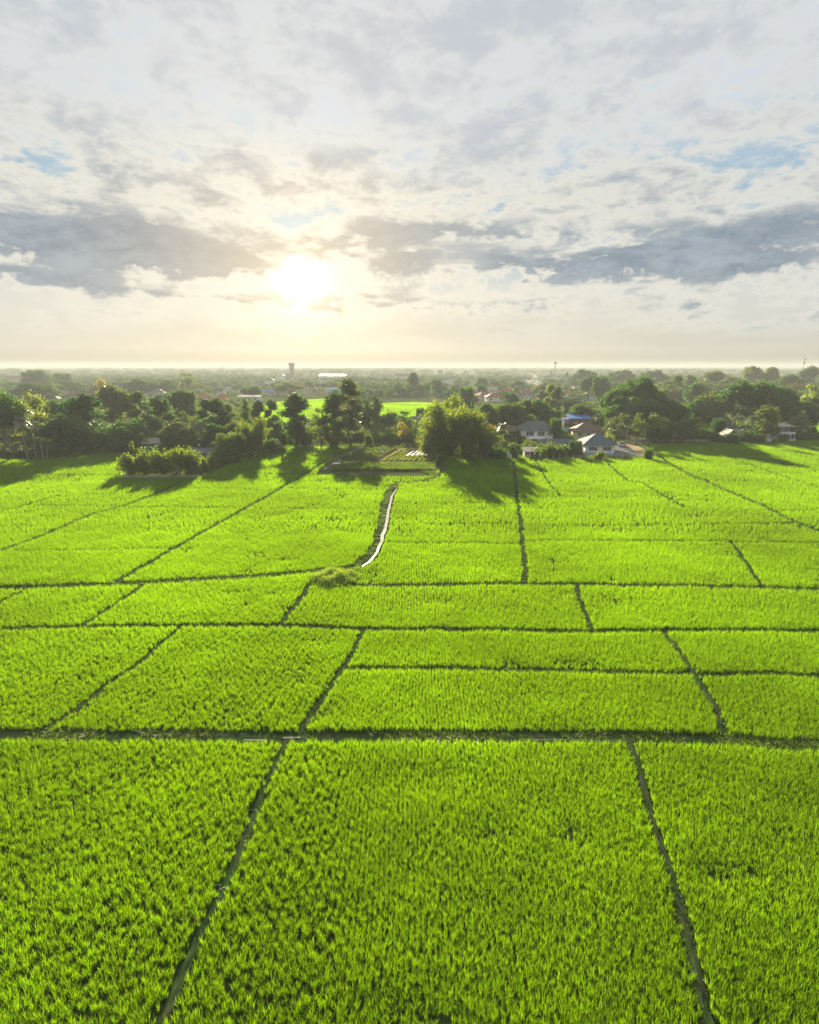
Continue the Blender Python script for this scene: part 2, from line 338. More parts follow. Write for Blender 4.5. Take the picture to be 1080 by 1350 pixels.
# ------------------------------------------------------------------ field banks (px polylines, gap width in metres)
BANKS = [
 ([(-60,968),(0,970),(60,971),(200,971),(400,973),(550,972),(700,972),(830,974),(950,977),(1030,985),(1080,986),(1150,988)], 1.75),
 ([(455,883),(560,883),(700,885),(800,888),(905,890)], 0.95),
 ([(918,891),(1000,890),(1080,893),(1150,895)], 0.95),
 ([(-60,832),(0,831),(110,828),(240,826),(375,826),(470,831),(600,832),(775,834),(880,833),(1000,833),(1150,834)], 1.15),
 ([(-60,778),(0,776),(40,776),(150,772),(260,766),(380,758),(440,752),(470,748),(488,733),(497,715),(503,690),(507,665),(514,645),(525,637),(560,634),(578,630),(586,616)], 1.9),
 ([(462,773),(520,773),(600,772),(690,771),(800,772),(900,774),(1000,776),(1080,778),(1150,779)], 1.5),
 ([(693,714),(800,714),(960,715),(1080,717),(1150,718)], 0.9),
 ([(506,716),(600,717),(688,718)], 0.8),
 ([(690,695),(800,694),(900,693),(1048,691)], 1.0),
 ([(512,692),(600,692),(684,692)], 0.7),
 ([(518,664),(600,664),(682,664)], 0.8), ([(690,656),(780,656),(905,655),(985,653)], 0.8),
 ([(700,636),(760,635),(850,635),(945,634)], 0.8), ([(586,617),(640,616),(677,616)], 0.8), ([(590,636),(676,636)], 0.6),
 ([(678,610),(680,640),(684,670),(688,700),(691,740),(692,771)], 1.1),
 ([(702,600),(712,618),(725,640),(740,655)], 0.9),
 ([(795,605),(810,620),(828,635),(845,637),(905,671)], 1.1),
 ([(862,598),(900,622),(940,640),(1000,665),(1040,685),(1090,705),(1150,728)], 1.6),
 ([(930,592),(985,612),(1030,628),(1085,645),(1150,664)], 1.2),
 ([(895,617),(985,613),(1060,609)], 0.8), ([(1025,624),(1080,622),(1150,621)], 0.7), ([(1040,598),(1090,609),(1150,620)], 1.0),
 ([(1025,674),(1080,673),(1150,673)], 0.8),
 ([(965,716),(985,745),(1003,772)], 0.9), ([(760,776),(768,800),(780,832)], 0.9),
 ([(877,834),(900,870),(920,895),(940,930),(955,972)], 0.85),
 ([(832,978),(845,1020),(855,1060),(870,1112),(885,1160),(905,1230),(930,1330),(950,1400)], 0.78),
 ([(378,976),(350,1040),(320,1112),(300,1160),(262,1240),(210,1350),(180,1400)], 0.8),
 ([(480,834),(455,880),(430,915),(405,950),(388,972)], 0.85),
 ([(238,827),(190,870),(130,915),(50,970)], 0.8), ([(417,760),(400,785),(372,825)], 1.0),
 ([(186,774),(150,800),(108,828)], 0.95), ([(38,776),(0,797),(-40,818)], 0.95),
 ([(150,772),(220,730),(300,685),(370,645),(412,620),(445,596)], 1.3),
 ([(-60,746),(0,728),(60,706),(120,680),(165,668),(200,655),(238,636)], 1.3),
 ([(30,667),(160,669),(325,671)], 1.0), ([(20,727),(130,726),(225,724)], 0.7), ([(335,671),(500,672)], 0.6),
 ([(-60,626),(60,626),(158,627)], 0.9), ([(-60,650),(60,650),(92,650)], 0.7), ([(-60,692),(30,668),(92,650)], 0.9),
 ([(250,645),(340,645)], 0.9), ([(335,625),(404,625)], 0.9), ([(380,645),(508,644)], 0.8), ([(400,612),(425,611)], 0.7),
 ([(415,626),(500,628),(575,629)], 1.6), ([(385,596),(448,597)], 0.8),
]
def resample(pts, step, z=0.0, wob=0.08):
    P = [at(u, v, 0.15) for u, v in pts]; P = np.array([(p.x, p.y) for p in P])
    d = np.r_[0, np.cumsum(np.hypot(*np.diff(P, axis=0).T))]; n = max(2, int(d[-1] / step) + 1); t = np.linspace(0, d[-1], n)
    x, y = np.interp(t, d, P[:, 0]), np.interp(t, d, P[:, 1])
    k = np.ones(5) / 5
    nx = np.convolve(np.pad(rng.normal(0, 1, n), 2, mode='edge'), k, 'valid'); ny = np.convolve(np.pad(rng.normal(0, 1, n), 2, mode='edge'), k, 'valid')
    return np.c_[x + nx * wob * 2, y + ny * wob * 2]
LINES = [(resample(p, 0.6), w_) for p, w_ in BANKS]
bk = MB(); wm_ = MB()
def ribbon(mb, Q, offs, zs, mi=0):       # offs: lateral offsets, zs: heights
    T = np.gradient(Q, axis=0); T /= np.maximum(1e-6, np.hypot(T[:, 0], T[:, 1]))[:, None]; Nn = np.c_[T[:, 1], -T[:, 0]]
    b = len(mb.v); k = len(offs)
    for i in range(len(Q)):
        for o, z in zip(offs, zs):
            j = rng.normal(0, 0.02) * (mb is not wm_)
            mb.v.append((Q[i, 0] + Nn[i, 0] * o, Q[i, 1] + Nn[i, 1] * o, z + (j if z > 0.05 else 0)))
    for i in range(len(Q) - 1):
        for c in range(k - 1):
            a = b + i * k + c; mb.f.append((a, a + 1, a + k + 1, a + k)); mb.m.append(mi)
for i, (Q, w_) in enumerate(LINES):
    h = 0.16 + 0.002 * i
    ribbon(bk, Q, (-w_ * 0.5, -w_ * 0.26, 0, w_ * 0.26, w_ * 0.5), (-0.01, h, h + 0.03, h, -0.01))
tag(bk.build('field_banks', M['bank']), 'low earth banks and footpaths dividing the rice plots', 'field banks', kind='structure')
def vn1(n): return np.interp(np.arange(n), np.arange(0, n + 6, 5), rng.uniform(size=len(np.arange(0, n + 6, 5))))
# ditch water beside the banks
wm = wm_; WATER = []
ditch = resample([(469,748),(480,741),(489,729),(496,714),(502,696),(505,680),(508,667),(512,654),(518,644)], 0.5, wob=0.05)
ditch = ditch + np.array([0.8, 0]); WATER.append((ditch, 1.15)); 
T_ = np.gradient(ditch, axis=0); T_ /= np.hypot(T_[:, 0], T_[:, 1])[:, None]; N_ = np.c_[T_[:, 1], -T_[:, 0]]; hw = 0.25 * np.sin(np.pi * np.clip(np.linspace(0.04, 1, len(ditch)), 0, 1)) ** 0.35 * (0.8 + 0.4 * vn1(len(ditch)))
for i in range(len(ditch)): wm.v += [(*(ditch[i] - N_[i] * hw[i]), 0.245), (*(ditch[i] + N_[i] * hw[i]), 0.245)]
for i in range(len(ditch) - 1): wm.f.append((2 * i, 2 * i + 1, 2 * i + 3, 2 * i + 2)); wm.m.append(0)
for seg in ([(100,977),(118,977.3)], [(322,976.5),(352,977)], [(372,974),(395,974)], [(690,976),(835,978)], [(945,978),(962,979)], [(836,985),(840,1000)], [(846,1024),(852,1050)]):
    ribbon(wm, resample(seg, 0.5, wob=0.04), (-0.08, 0.08), (0.235, 0.235))
tag(wm.build('ditch_water', M['water']), 'shining strip of water in the ditch between the plots', 'water', kind='structure')
# ------------------------------------------------------------------ scattering helper (geometry nodes, stuff only)
def clump(name, n, hmin, hmax, spread, width, mat, droop=0.35, seg=2, seed=1):
    r = np.random.default_rng(seed); V = []
    for i in range(n):
        a = r.uniform(0, 2 * math.pi); rad = spread * 0.35 * math.sqrt(r.uniform()); bx, by = rad * math.cos(a), rad * math.sin(a)
        th = a + r.normal(0, 0.5); lean = r.uniform(0.1, 1.0) * spread * 1.1; h = r.uniform(hmin, hmax)
        tw = r.uniform(0, math.pi); wx, wy = math.cos(tw) * width / 2, math.sin(tw) * width / 2
        prev = None
        for s in range(seg + 1):
            t = s / seg; q = t * t
            c = np.array((bx + math.cos(th) * lean * q, by + math.sin(th) * lean * q, h * (t - droop * 0.5 * q * t)))
            ww = (1 - 0.92 * t ** 1.5)
            e = np.array((wx * ww, wy * ww, 0))
            if prev is not None: V += [prev[0] - prev[1], prev[0] + prev[1], c + e, c - e]
            prev = (c, e)
    me = quads_mesh(name, np.array(V), mat)
    return bpy.data.objects.new(name, me)
def scatter(name, pts, rotz, scl, protos, idx, label, cat):
    me = bpy.data.meshes.new(name); me.vertices.add(len(pts)); me.vertices.foreach_set('co', np.asarray(pts, dtype=np.float32).ravel())
    def attr(n, t, a, key='value'):
        x = me.attributes.new(n, t, 'POINT'); x.data.foreach_set(key, np.ascontiguousarray(a).ravel())
    rot = np.zeros((len(pts), 3), dtype=np.float32); rot[:, 2] = rotz; rot[:, 0] = rng.normal(0, 0.07, len(pts)); rot[:, 1] = rng.normal(0, 0.07, len(pts))
    attr('rot', 'FLOAT_VECTOR', rot, 'vector'); attr('scl', 'FLOAT_VECTOR', np.asarray(scl, dtype=np.float32), 'vector'); attr('idx', 'INT', idx.astype(np.int32))
    o = bpy.data.objects.new(name, me); COL.objects.link(o)
    ng = bpy.data.node_groups.new(name + '_nodes', 'GeometryNodeTree')
    ng.interface.new_socket('Geometry', in_out='INPUT', socket_type='NodeSocketGeometry'); ng.interface.new_socket('Geometry', in_out='OUTPUT', socket_type='NodeSocketGeometry')
    gi, go = ng.nodes.new('NodeGroupInput'), ng.nodes.new('NodeGroupOutput')
    jn = ng.nodes.new('GeometryNodeJoinGeometry')
    def named(n, t):
        a = ng.nodes.new('GeometryNodeInputNamedAttribute'); a.data_type = t; a.inputs[0].default_value = n; return a.outputs[0]
    for k, p in enumerate(protos):
        oi = ng.nodes.new('GeometryNodeObjectInfo'); oi.inputs['Object'].default_value = p; oi.inputs['As Instance'].default_value = True
        ip = ng.nodes.new('GeometryNodeInstanceOnPoints'); ng.links.new(gi.outputs[0], ip.inputs['Points']); ng.links.new(oi.outputs['Geometry'], ip.inputs['Instance'])
        cm = ng.nodes.new('FunctionNodeCompare'); cm.data_type = 'INT'; cm.operation = 'EQUAL'
        ints = [s for s in cm.inputs if s.type == 'INT']; ng.links.new(named('idx', 'INT'), ints[0]); ints[1].default_value = k
        ng.links.new(cm.outputs[0], ip.inputs['Selection'])
        ng.links.new(named('rot', 'FLOAT_VECTOR'), ip.inputs['Rotation']); ng.links.new(named('scl', 'FLOAT_VECTOR'), ip.inputs['Scale'])
        ng.links.new(ip.outputs[0], jn.inputs[0])
    ng.links.new(jn.outputs[0], go.inputs[0])
    md = o.modifiers.new('scatter', 'NODES'); md.node_group = ng
    return tag(o, label, cat, kind='stuff')
def inside(P, poly):
    x, y = P[:, 0], P[:, 1]; r = np.zeros(len(P), bool); n = len(poly); j = n - 1
    for i in range(n):
        xi, yi = poly[i]; xj, yj = poly[j]
        c = ((yi > y) != (yj > y)) & (x < (xj - xi) * (y - yi) / (yj - yi + 1e-12) + xi); r ^= c; j = i
    return r
def pxpoly(pts): return [(at(u, v).x, at(u, v).y) for u, v in pts]
def line_dist(P, Q, lim=2.0):
    d = np.full(len(P), 9.0)
    lo, hi = Q.min(0) - lim, Q.max(0) + lim
    sel = np.where((P[:, 0] > lo[0]) & (P[:, 0] < hi[0]) & (P[:, 1] > lo[1]) & (P[:, 1] < hi[1]))[0]
    if not len(sel): return d
    S = P[sel]; dd = np.full(len(S), 9.0)
    for a, b in zip(Q[:-1], Q[1:]):
        near_ = np.where((np.abs(S[:, 0] - (a[0] + b[0]) / 2) < lim + 1) & (np.abs(S[:, 1] - (a[1] + b[1]) / 2) < lim + 1))[0]
        if not len(near_): continue
        ab = b - a; t = np.clip(((S[near_] - a) @ ab) / (ab @ ab + 1e-9), 0, 1); q = S[near_] - (a + t[:, None] * ab)
        dd[near_] = np.minimum(dd[near_], np.hypot(q[:, 0], q[:, 1]))
    d[sel] = dd; return d
def vnoise(P, s, seed=0):               # cheap smooth value noise 0..1
    r = np.random.default_rng(seed); G = r.uniform(size=(64, 64)); q = P / s; i = np.floor(q).astype(int); f = q - i; f = f * f * (3 - 2 * f)
    a = G[i[:, 0] % 64, i[:, 1] % 64]; b = G[(i[:, 0] + 1) % 64, i[:, 1] % 64]; c = G[i[:, 0] % 64, (i[:, 1] + 1) % 64]; d = G[(i[:, 0] + 1) % 64, (i[:, 1] + 1) % 64]
    return (a * (1 - f[:, 0]) + b * f[:, 0]) * (1 - f[:, 1]) + (c * (1 - f[:, 0]) + d * f[:, 0]) * f[:, 1]
FIELD = pxpoly([(-120,607),(0,608),(60,608),(85,604),(110,601),(158,598),(163,630),(262,631),(276,625),(300,614),(335,604),(365,597),(388,590),(470,591),(446,598),(415,627),(574,630),(584,608),(592,604),(690,604),(720,607),(855,606),(862,598),(838,586),(920,584),(960,586),(1060,581),(1240,580)]) + [(60, 14), (-60, 14)]
MOUND = np.array([at(442, 765)[:2]])
FARF = [pxpoly(p) for p in ([(328,546),(360,531),(434,526),(440,552),(420,560),(380,562),(330,556)], [(500,550),(505,532),(545,531),(582,532),(586,550),(560,556),(520,556)], [(72,524),(80,521),(98,521),(100,525)], [(1058,581),(1061,557),(1160,556),(1200,580)])]
def grid(x0, x1, y0, y1, dx, dy, jit):
    xs = np.arange(x0, x1, dx); ys = np.arange(y0, y1, dy); gx, gy = np.meshgrid(xs, ys); P = np.c_[gx.ravel(), gy.ravel()]
    if np.ndim(jit) == 0: jit = np.full(len(P), jit)
    P[:, 0] += 0.35 * (vnoise(P, 9.0, 5) - 0.5) * 2; P[:, 1] += 0.25 * (vnoise(P, 11.0, 6) - 0.5) * 2
    return P
PTS, SC = [], []
for (y0, y1, dx, dy, s) in ((14, 52, 0.25, 0.135, 0.82), (52, 80, 0.32, 0.25, 1.1), (80, 118, 0.42, 0.36, 1.3), (118, 200, 0.54, 0.48, 1.55)):
    x1 = y1 * 0.80 + 6; P = grid(-x1, x1, y0, y1, dx, dy, 0)
    P = P[np.abs(P[:, 0]) < P[:, 1] * 0.80 + 6]
    wild = (P[:, 0] < -0.12 * P[:, 1] - 1) & (P[:, 1] < 52)          # broadcast plots at the near left
    j = np.where(wild, 0.12, np.where(y0 > 70, 0.11, 0.035))[:, None]; P = P + rng.normal(0, 1, P.shape) * j
    P = P[inside(P, FIELD)]
    PTS.append(P); SC.append(np.full(len(P), s))
P = np.vstack(PTS); S = np.concatenate(SC); keep = np.ones(len(P), bool); edge = np.full(len(P), 9.0)
for Q, w_ in LINES:
    d = line_dist(P, Q) - w_ * 0.38 + 0.02; keep &= d > rng.normal(0, 0.06, len(P)); edge = np.minimum(edge, d)
for Q, w_ in WATER: keep &= line_dist(P, Q) > w_ * 0.5
dm = np.hypot(P[:, 0] - MOUND[0, 0], (P[:, 1] - MOUND[0, 1]) * 0.9); keep &= dm > 2.9
thin = vnoise(P, 2.2, 21) * 0.6 + vnoise(P, 7.0, 22) * 0.4
keep &= ~((thin < 0.22) & (rng.uniform(size=len(P)) < 0.4)) & (rng.uniform(size=len(P)) > 0.02)
P, S, thin = P[keep], S[keep], thin[keep]
far = []
for k, poly in enumerate(FARF):
    A = np.array(poly); lo, hi = A.min(0), A.max(0); st_ = 0.75 if k != 2 else 1.6
    G = grid(lo[0], hi[0], lo[1], hi[1], st_, st_ * 0.9, 0); G = G[inside(G, poly)]; G += rng.normal(0, 0.1, G.shape); far.append((G, 2.1 if k != 2 else 4.0))
nf = sum(len(g) for g, _ in far)
P = np.vstack([P] + [g for g, _ in far]); S = np.concatenate([S] + [np.full(len(g), s) for g, s in far]); thin = np.concatenate([thin, np.full(nf, 0.5)])
hs = S ** 0.35 * (0.78 + 0.42 * thin) * rng.uniform(0.85, 1.15, len(P))
rice_protos = [clump('rice_clump', 18, 0.42, 0.80, 0.19, 0.024, M['rice'], 0.3, 2, 30 + i) for i in range(4)]
print('rice clumps', len(P))
scatter('rice_crop', np.c_[P, np.zeros(len(P))], rng.uniform(0, 6.28, len(P)), np.c_[S, S, hs], rice_protos, rng.integers(0, 4, len(P)), 'bright green rice growing in plots between the banks', 'rice')
# grass on the banks
B, BH = [], []
for Q, w_ in LINES:
    L_ = np.repeat(Q, 14 if Q[:, 1].min() < 45 else 5, axis=0); L_ = L_ + rng.normal(0, w_ * 0.2, L_.shape) + rng.uniform(-0.3, 0.3, L_.shape)
    d = line_dist(L_, Q); L_ = L_[d < w_ * 0.5]; k = vnoise(L_, 2.5, 9); L_ = L_[k + rng.normal(0, 0.15, len(k)) > 0.42]; B.append(L_)
    BH.append(np.clip(np.sqrt(w_) * 0.55, 0.35, 0.8) * rng.uniform(0.5, 1.3, len(L_)))
VERGE = pxpoly([(574,630),(584,608),(586,600),(575,600),(556,622)])
for poly, n, h in ((VERGE, 900, 1.0), (pxpoly([(590,605),(690,605),(720,608),(860,607),(850,602),(690,600),(595,600)]), 1800, 0.9), (pxpoly([(838,587),(920,585),(960,587),(1060,582),(1130,581),(1130,577),(920,580),(838,583)]), 2600, 0.9), (pxpoly([(440,592),(470,588),(570,592),(570,578),(430,578)]), 2500, 0.8), (pxpoly([(-80,607),(60,607),(85,602),(158,597),(158,592),(-80,600)]), 2200, 1.0), (pxpoly([(262,628),(300,612),(365,596),(388,589),(380,585),(330,598),(262,618)]), 1500, 1.0)):
    A = np.array(poly); G = rng.uniform(A.min(0), A.max(0), (n * 3, 2)); G = G[inside(G, poly)][:n]; B.append(G); BH.append(rng.uniform(0.5, 1.2, len(G)) * h)
B = np.vstack(B); BH = np.concatenate(BH)
gp = [clump('grass_tuft', 16, 0.25, 0.6, 0.55, 0.05, M['bank_grass'], 0.6, 2, 60 + i) for i in range(3)]
zb = np.where(np.hypot(B[:, 0] - MOUND[0, 0], B[:, 1] - MOUND[0, 1]) < 2.9, 0.55 * (1 - np.clip(np.hypot(B[:, 0] - MOUND[0, 0], B[:, 1] - MOUND[0, 1]) / 2.9, 0, 1) ** 2), 0.1)
scatter('bank_grass', np.c_[B, zb], rng.uniform(0, 6.28, len(B)), np.c_[BH * 1.2, BH * 1.2, BH], gp, rng.integers(0, 3, len(B)), 'rough grass and weeds on the field banks and verges', 'grass')
mb = MB(); n = len(mb.v)
for i in range(6):
    for j in range(20):
        t = i / 5; a = j / 20 * 2 * math.pi; rr = 2.9 * (1 - t) * (1 + 0.12 * math.sin(a * 3 + 1)); mb.v.append((MOUND[0, 0] + rr * math.cos(a), MOUND[0, 1] + rr * math.sin(a), -0.02 + 0.6 * (1 - (1 - t) ** 2)))
for i in range(5):
    for j in range(20): mb.f.append((i * 20 + j, i * 20 + (j + 1) % 20, (i + 1) * 20 + (j + 1) % 20, (i + 1) * 20 + j)); mb.m.append(0)
tag(mb.build('earth_mound', M['bank']), 'overgrown earth mound where the ditch meets the long cross bank', 'mound', kind='structure')
# ------------------------------------------------------------------ plant prototypes (unit meshes shared by copies)
def unit(r, n):
    v = r.normal(size=(n, 3)); return v / np.linalg.norm(v, axis=1)[:, None]
def cards(C, D, size, r, aspect=0.6, flat=0.5):      # leaf-sized quads at C, facing roughly D
    n = len(C); Nn = D * (1 - flat) + unit(r, n) * flat + 1e-6; Nn /= np.linalg.norm(Nn, axis=1)[:, None]
    t = np.cross(Nn, unit(r, n)); t /= np.linalg.norm(t, axis=1)[:, None] + 1e-9; b = np.cross(Nn, t)
    s = (size * r.uniform(0.6, 1.35, n))[:, None] if np.ndim(size) == 0 else (size * r.uniform(0.6, 1.35, n))[:, None]
    t = t * s * 0.5; b = b * s * 0.5 * aspect; bend = Nn * s * 0.08
    V = np.stack([C - t, C - b * 1.0 + bend, C + t, C + b * 1.0 + bend], axis=1)
    return V.reshape(-1, 3)
def lobes_crown(lobes, r, clumps, per, size, fill=0.15, sig=0.16, low=-0.35):
    C, D = [], []; clumps = clumps * 1.7; per = per * 1.35; size = size * 1.12; fill = fill + 0.15
    for (c, rad) in lobes:
        c = np.array(c); rad = np.array(rad); n = max(4, int(clumps * (rad.prod() ** (2 / 3)) / 6))
        u = unit(r, n * 2); u = u[u[:, 2] > low][:n]
        k = r.uniform(0.72, 1.06, len(u))[:, None]; cc = c + u * rad * k
        for q, uu in zip(cc, u):
            m = int(per * r.uniform(0.5, 1.4)); o = r.normal(0, 1, (m, 3)) * (sig * rad.mean() + 0.18) * np.array((1, 1, 0.7))
            C.append(q + o); D.append(np.tile(uu * 0.7 + np.array((0, 0, 0.5)), (m, 1)))
        nf = int(n * per * fill); f = unit(r, nf) * r.uniform(0, 0.8, nf)[:, None] ** 0.6
        C.append(c + f * rad); D.append(f)
    C, D = np.vstack(C), np.vstack(D)
    return cards(C, D, size, r)
def limbs(lobes, H, r0, r, n_fork=0.35, lean=0.03):
    mb = MB(); top = np.array((r.normal(0, lean * H), r.normal(0, lean * H), H * n_fork))
    mb.tube([(0, 0, -0.3), (0.02 * H * r.normal(), 0.02 * H * r.normal(), H * n_fork * 0.5), top], [r0 * 1.25, r0, r0 * 0.75], 7)
    for c, rad in lobes[:9]:
        c = np.array(c); m = (top + c) / 2 + r.normal(0, 0.25, 3) + np.array((0, 0, 0.3)); mb.tube([top - (0, 0, 0.2), m, c], [r0 * 0.55, r0 * 0.36, r0 * 0.12], 5)
    return mb
PROTO = {}
def proto(kind, trunk_me, crown_me, W, H, parts=('trunk', 'crown')):
    co = np.empty(len(crown_me.vertices) * 3, dtype=np.float32); crown_me.vertices.foreach_get('co', co); co = co.reshape(-1, 3)
    W = 2 * np.percentile(np.hypot(co[:, 0], co[:, 1]), 93); H = np.percentile(co[:, 2], 99.3)
    PROTO.setdefault(kind, []).append((trunk_me, crown_me, W, H, parts))
def fit(V, W, H, z0):    # measure so that copies can be scaled to size
    V = V.reshape(-1, 3); return V
def add_tree(kind, lobes, H, W, r0, seed, clumps=24, per=16, size=0.5, mat='leaf_dark', fork=0.3, low=-0.35, bark='bark', fill=0.15, sig=0.16):
    r = np.random.default_rng(seed); V = lobes_crown(lobes, r, clumps, per, size, fill, sig, low)
    proto(kind, limbs(lobes, H, r0, r, fork).mesh(kind + '_trunk', M[bark]), quads_mesh(kind + '_crown', V, M[mat]), W, H)
for sd_ in range(3):     # broad uneven broadleaf 12 x 12
    r = np.random.default_rng(100 + sd_); lb = []
    for i in range(11):
        a = r.uniform(0, 6.28); q = r.uniform(1.4, 3.9); z = r.uniform(4.0, 10.0); q *= 1 - max(0, (z - 6.5)) / 7
        lb.append(((q * math.cos(a), q * math.sin(a), z), np.array((1.9, 1.9, 1.6)) * r.uniform(0.75, 1.3)))
    lb.append(((0, 0, 10.0), (1.8, 1.8, 1.7))); add_tree('broad', lb, 12, 12, 0.32, 110 + sd_, size=0.55, per=18, clumps=26)
for sd_ in range(2):     # dense rounded 10 x 10
    r = np.random.default_rng(130 + sd_); lb = [((0, 0, 5.2), (3.6, 3.6, 3.6))]
    for i in range(10):
        a = r.uniform(0, 6.28); z = r.uniform(2.4, 8.2); q = 3.4 * math.sqrt(max(0.05, 1 - ((z - 5) / 4.6) ** 2)); lb.append(((q * math.cos(a), q * math.sin(a), z), np.array((1.5, 1.5, 1.4)) * r.uniform(0.8, 1.3)))
    add_tree('round', lb, 10, 10, 0.3, 135 + sd_, size=0.5, per=15, clumps=26, fork=0.22, low=-0.7)
for sd_ in range(2):     # tall oval, layered clumps 16 x 8
    r = np.random.default_rng(150 + sd_); lb = []
    for i in range(15):
        z = 4.0 + i * 0.75; w_ = 2.8 * math.sin(math.pi * min(1, (i + 2.0) / 17)) ** 0.7; a = r.uniform(0, 6.28); q = w_ * r.uniform(0.35, 0.95)
        lb.append(((q * math.cos(a), q * math.sin(a), z), np.array((1.45, 1.45, 1.15)) * r.uniform(0.75, 1.25)))
    lb.append(((0.1, 0, 15.0), (0.9, 0.9, 1.0))); add_tree('tall', lb, 16, 8, 0.26, 155 + sd_, size=0.5, per=17, clumps=26, fork=0.5)
for sd_ in range(2):     # slim columnar 12 x 4
    r = np.random.default_rng(170 + sd_); lb = [((r.normal(0, 0.35), r.normal(0, 0.35), 2.2 + i * 0.95), np.array((1.25, 1.25, 0.95)) * (0.6 + 0.6 * math.sin(math.pi * (i + 1.5) / 11.5)) * r.uniform(0.85, 1.15)) for i in range(10)]
    add_tree('slim', lb, 12, 4, 0.16, 175 + sd_, size=0.38, per=18, clumps=30, fork=0.5)
r = np.random.default_rng(190); lb = [((0, 0, 12.6), (5.5, 5.5, 2.4))]     # rain tree dome 26 x 16
for i in range(46):
    q = 12.2 * math.sqrt(r.uniform(0.02, 1)); a = r.uniform(0, 6.28); z = 15.2 - 8.6 * (q / 12.6) ** 2.1 + r.normal(0, 0.35)
    lb.append(((q * math.cos(a), q * math.sin(a), max(4.2, z)), np.array((2.3, 2.3, 1.25)) * r.uniform(0.75, 1.3)))
r.shuffle(lb[1:]) if False else None
add_tree('rain', lb, 17, 26, 0.75, 191, size=0.6, per=14, clumps=20, fork=0.2, low=-0.2)
for sd_ in range(2):     # loose open crown 11 x 8
    r = np.random.default_rng(200 + sd_); lb = []
    for i in range(17):
        a = r.uniform(0, 6.28); z = r.uniform(3.2, 10); q = 3.0 * math.sqrt(max(0.1, 1 - ((z - 6.2) / 4.6) ** 2)) * r.uniform(0.4, 1); lb.append(((q * math.cos(a), q * math.sin(a), z), np.array((0.95, 0.95, 0.75)) * r.uniform(0.7, 1.4)))
    add_tree('loose', lb, 11, 8, 0.2, 205 + sd_, size=0.4, per=15, clumps=34, fork=0.35, mat='leaf_light', fill=0.05, sig=0.3)
r = np.random.default_rng(220); lb = [((r.normal(0, .1), r.normal(0, .1), 0.9 + 0.75 * i), np.array((1.5, 1.5, 0.8)) * (1.1 - i * 0.13)) for i in range(8)]   # cone 6.6 x 3.4
add_tree('cone', lb, 6.8, 3.4, 0.12, 221, size=0.32, per=16, clumps=30, fork=0.4, low=-0.8)
for sd_ in range(3):     # bush 4 x 3
    r = np.random.default_rng(230 + sd_); lb = []
    for i in range(9):
        a = r.uniform(0, 6.28); q = r.uniform(0, 1.5); lb.append(((q * math.cos(a), q * math.sin(a), r.uniform(0.6, 2.3) * (1 - q * 0.2)), np.array((0.85, 0.85, 0.75)) * r.uniform(0.75, 1.25)))
    add_tree('bush', lb, 3, 4, 0.07, 235 + sd_, size=0.3, per=15, clumps=60, fork=0.2, low=-0.8, mat='leaf_mid')
for sd_ in range(2):     # bamboo clump 13 x 13
    r = np.random.default_rng(250 + sd_); mb = MB(); C, D = [], []
    for i in range(46):
        a = r.uniform(0, 6.28); q = 1.6 * math.sqrt(r.uniform()); th = a + r.normal(0, 0.4); out_ = r.uniform(1.0, 5.2); h = r.uniform(8.5, 13.0) - out_ * 0.35; pts = []
        for s_ in np.linspace(0, 1, 9):
            x = out_ * s_ ** 2.1; z = h * (s_ - 0.16 * s_ ** 5); pts.append((q * math.cos(a) + x * math.cos(th), q * math.sin(a) + x * math.sin(th), z - 0.2 * (s_ == 0)))
        mb.tube(pts, [0.055 * (1 - 0.8 * s_) for s_ in np.linspace(0, 1, 9)], 4, cap=False)
        PP = np.array(pts); m = 260; s_ = r.beta(2.2, 1.3, m) * 8 * 0.999; k = s_.astype(int); f = (s_ - k)[:, None]; c = PP[k] * (1 - f) + PP[np.minimum(k + 1, 8)] * f
        c = c + r.normal(0, 1, (m, 3)) * (0.5, 0.5, 0.35) - np.array((0, 0, 0.25)); C.append(c[c[:, 2] > 0.7]); D.append(np.tile((math.cos(th) * 0.5, math.sin(th) * 0.5, 0.6), (m, 1))[c[:, 2] > 0.7])
    proto('bamboo', mb.mesh('bamboo_culms', M['culm']), quads_mesh('bamboo_foliage', cards(np.vstack(C), np.vstack(D), 0.5, r, 0.42, 0.6), M['leaf_bamboo']), 13, 13, ('culms', 'foliage'))
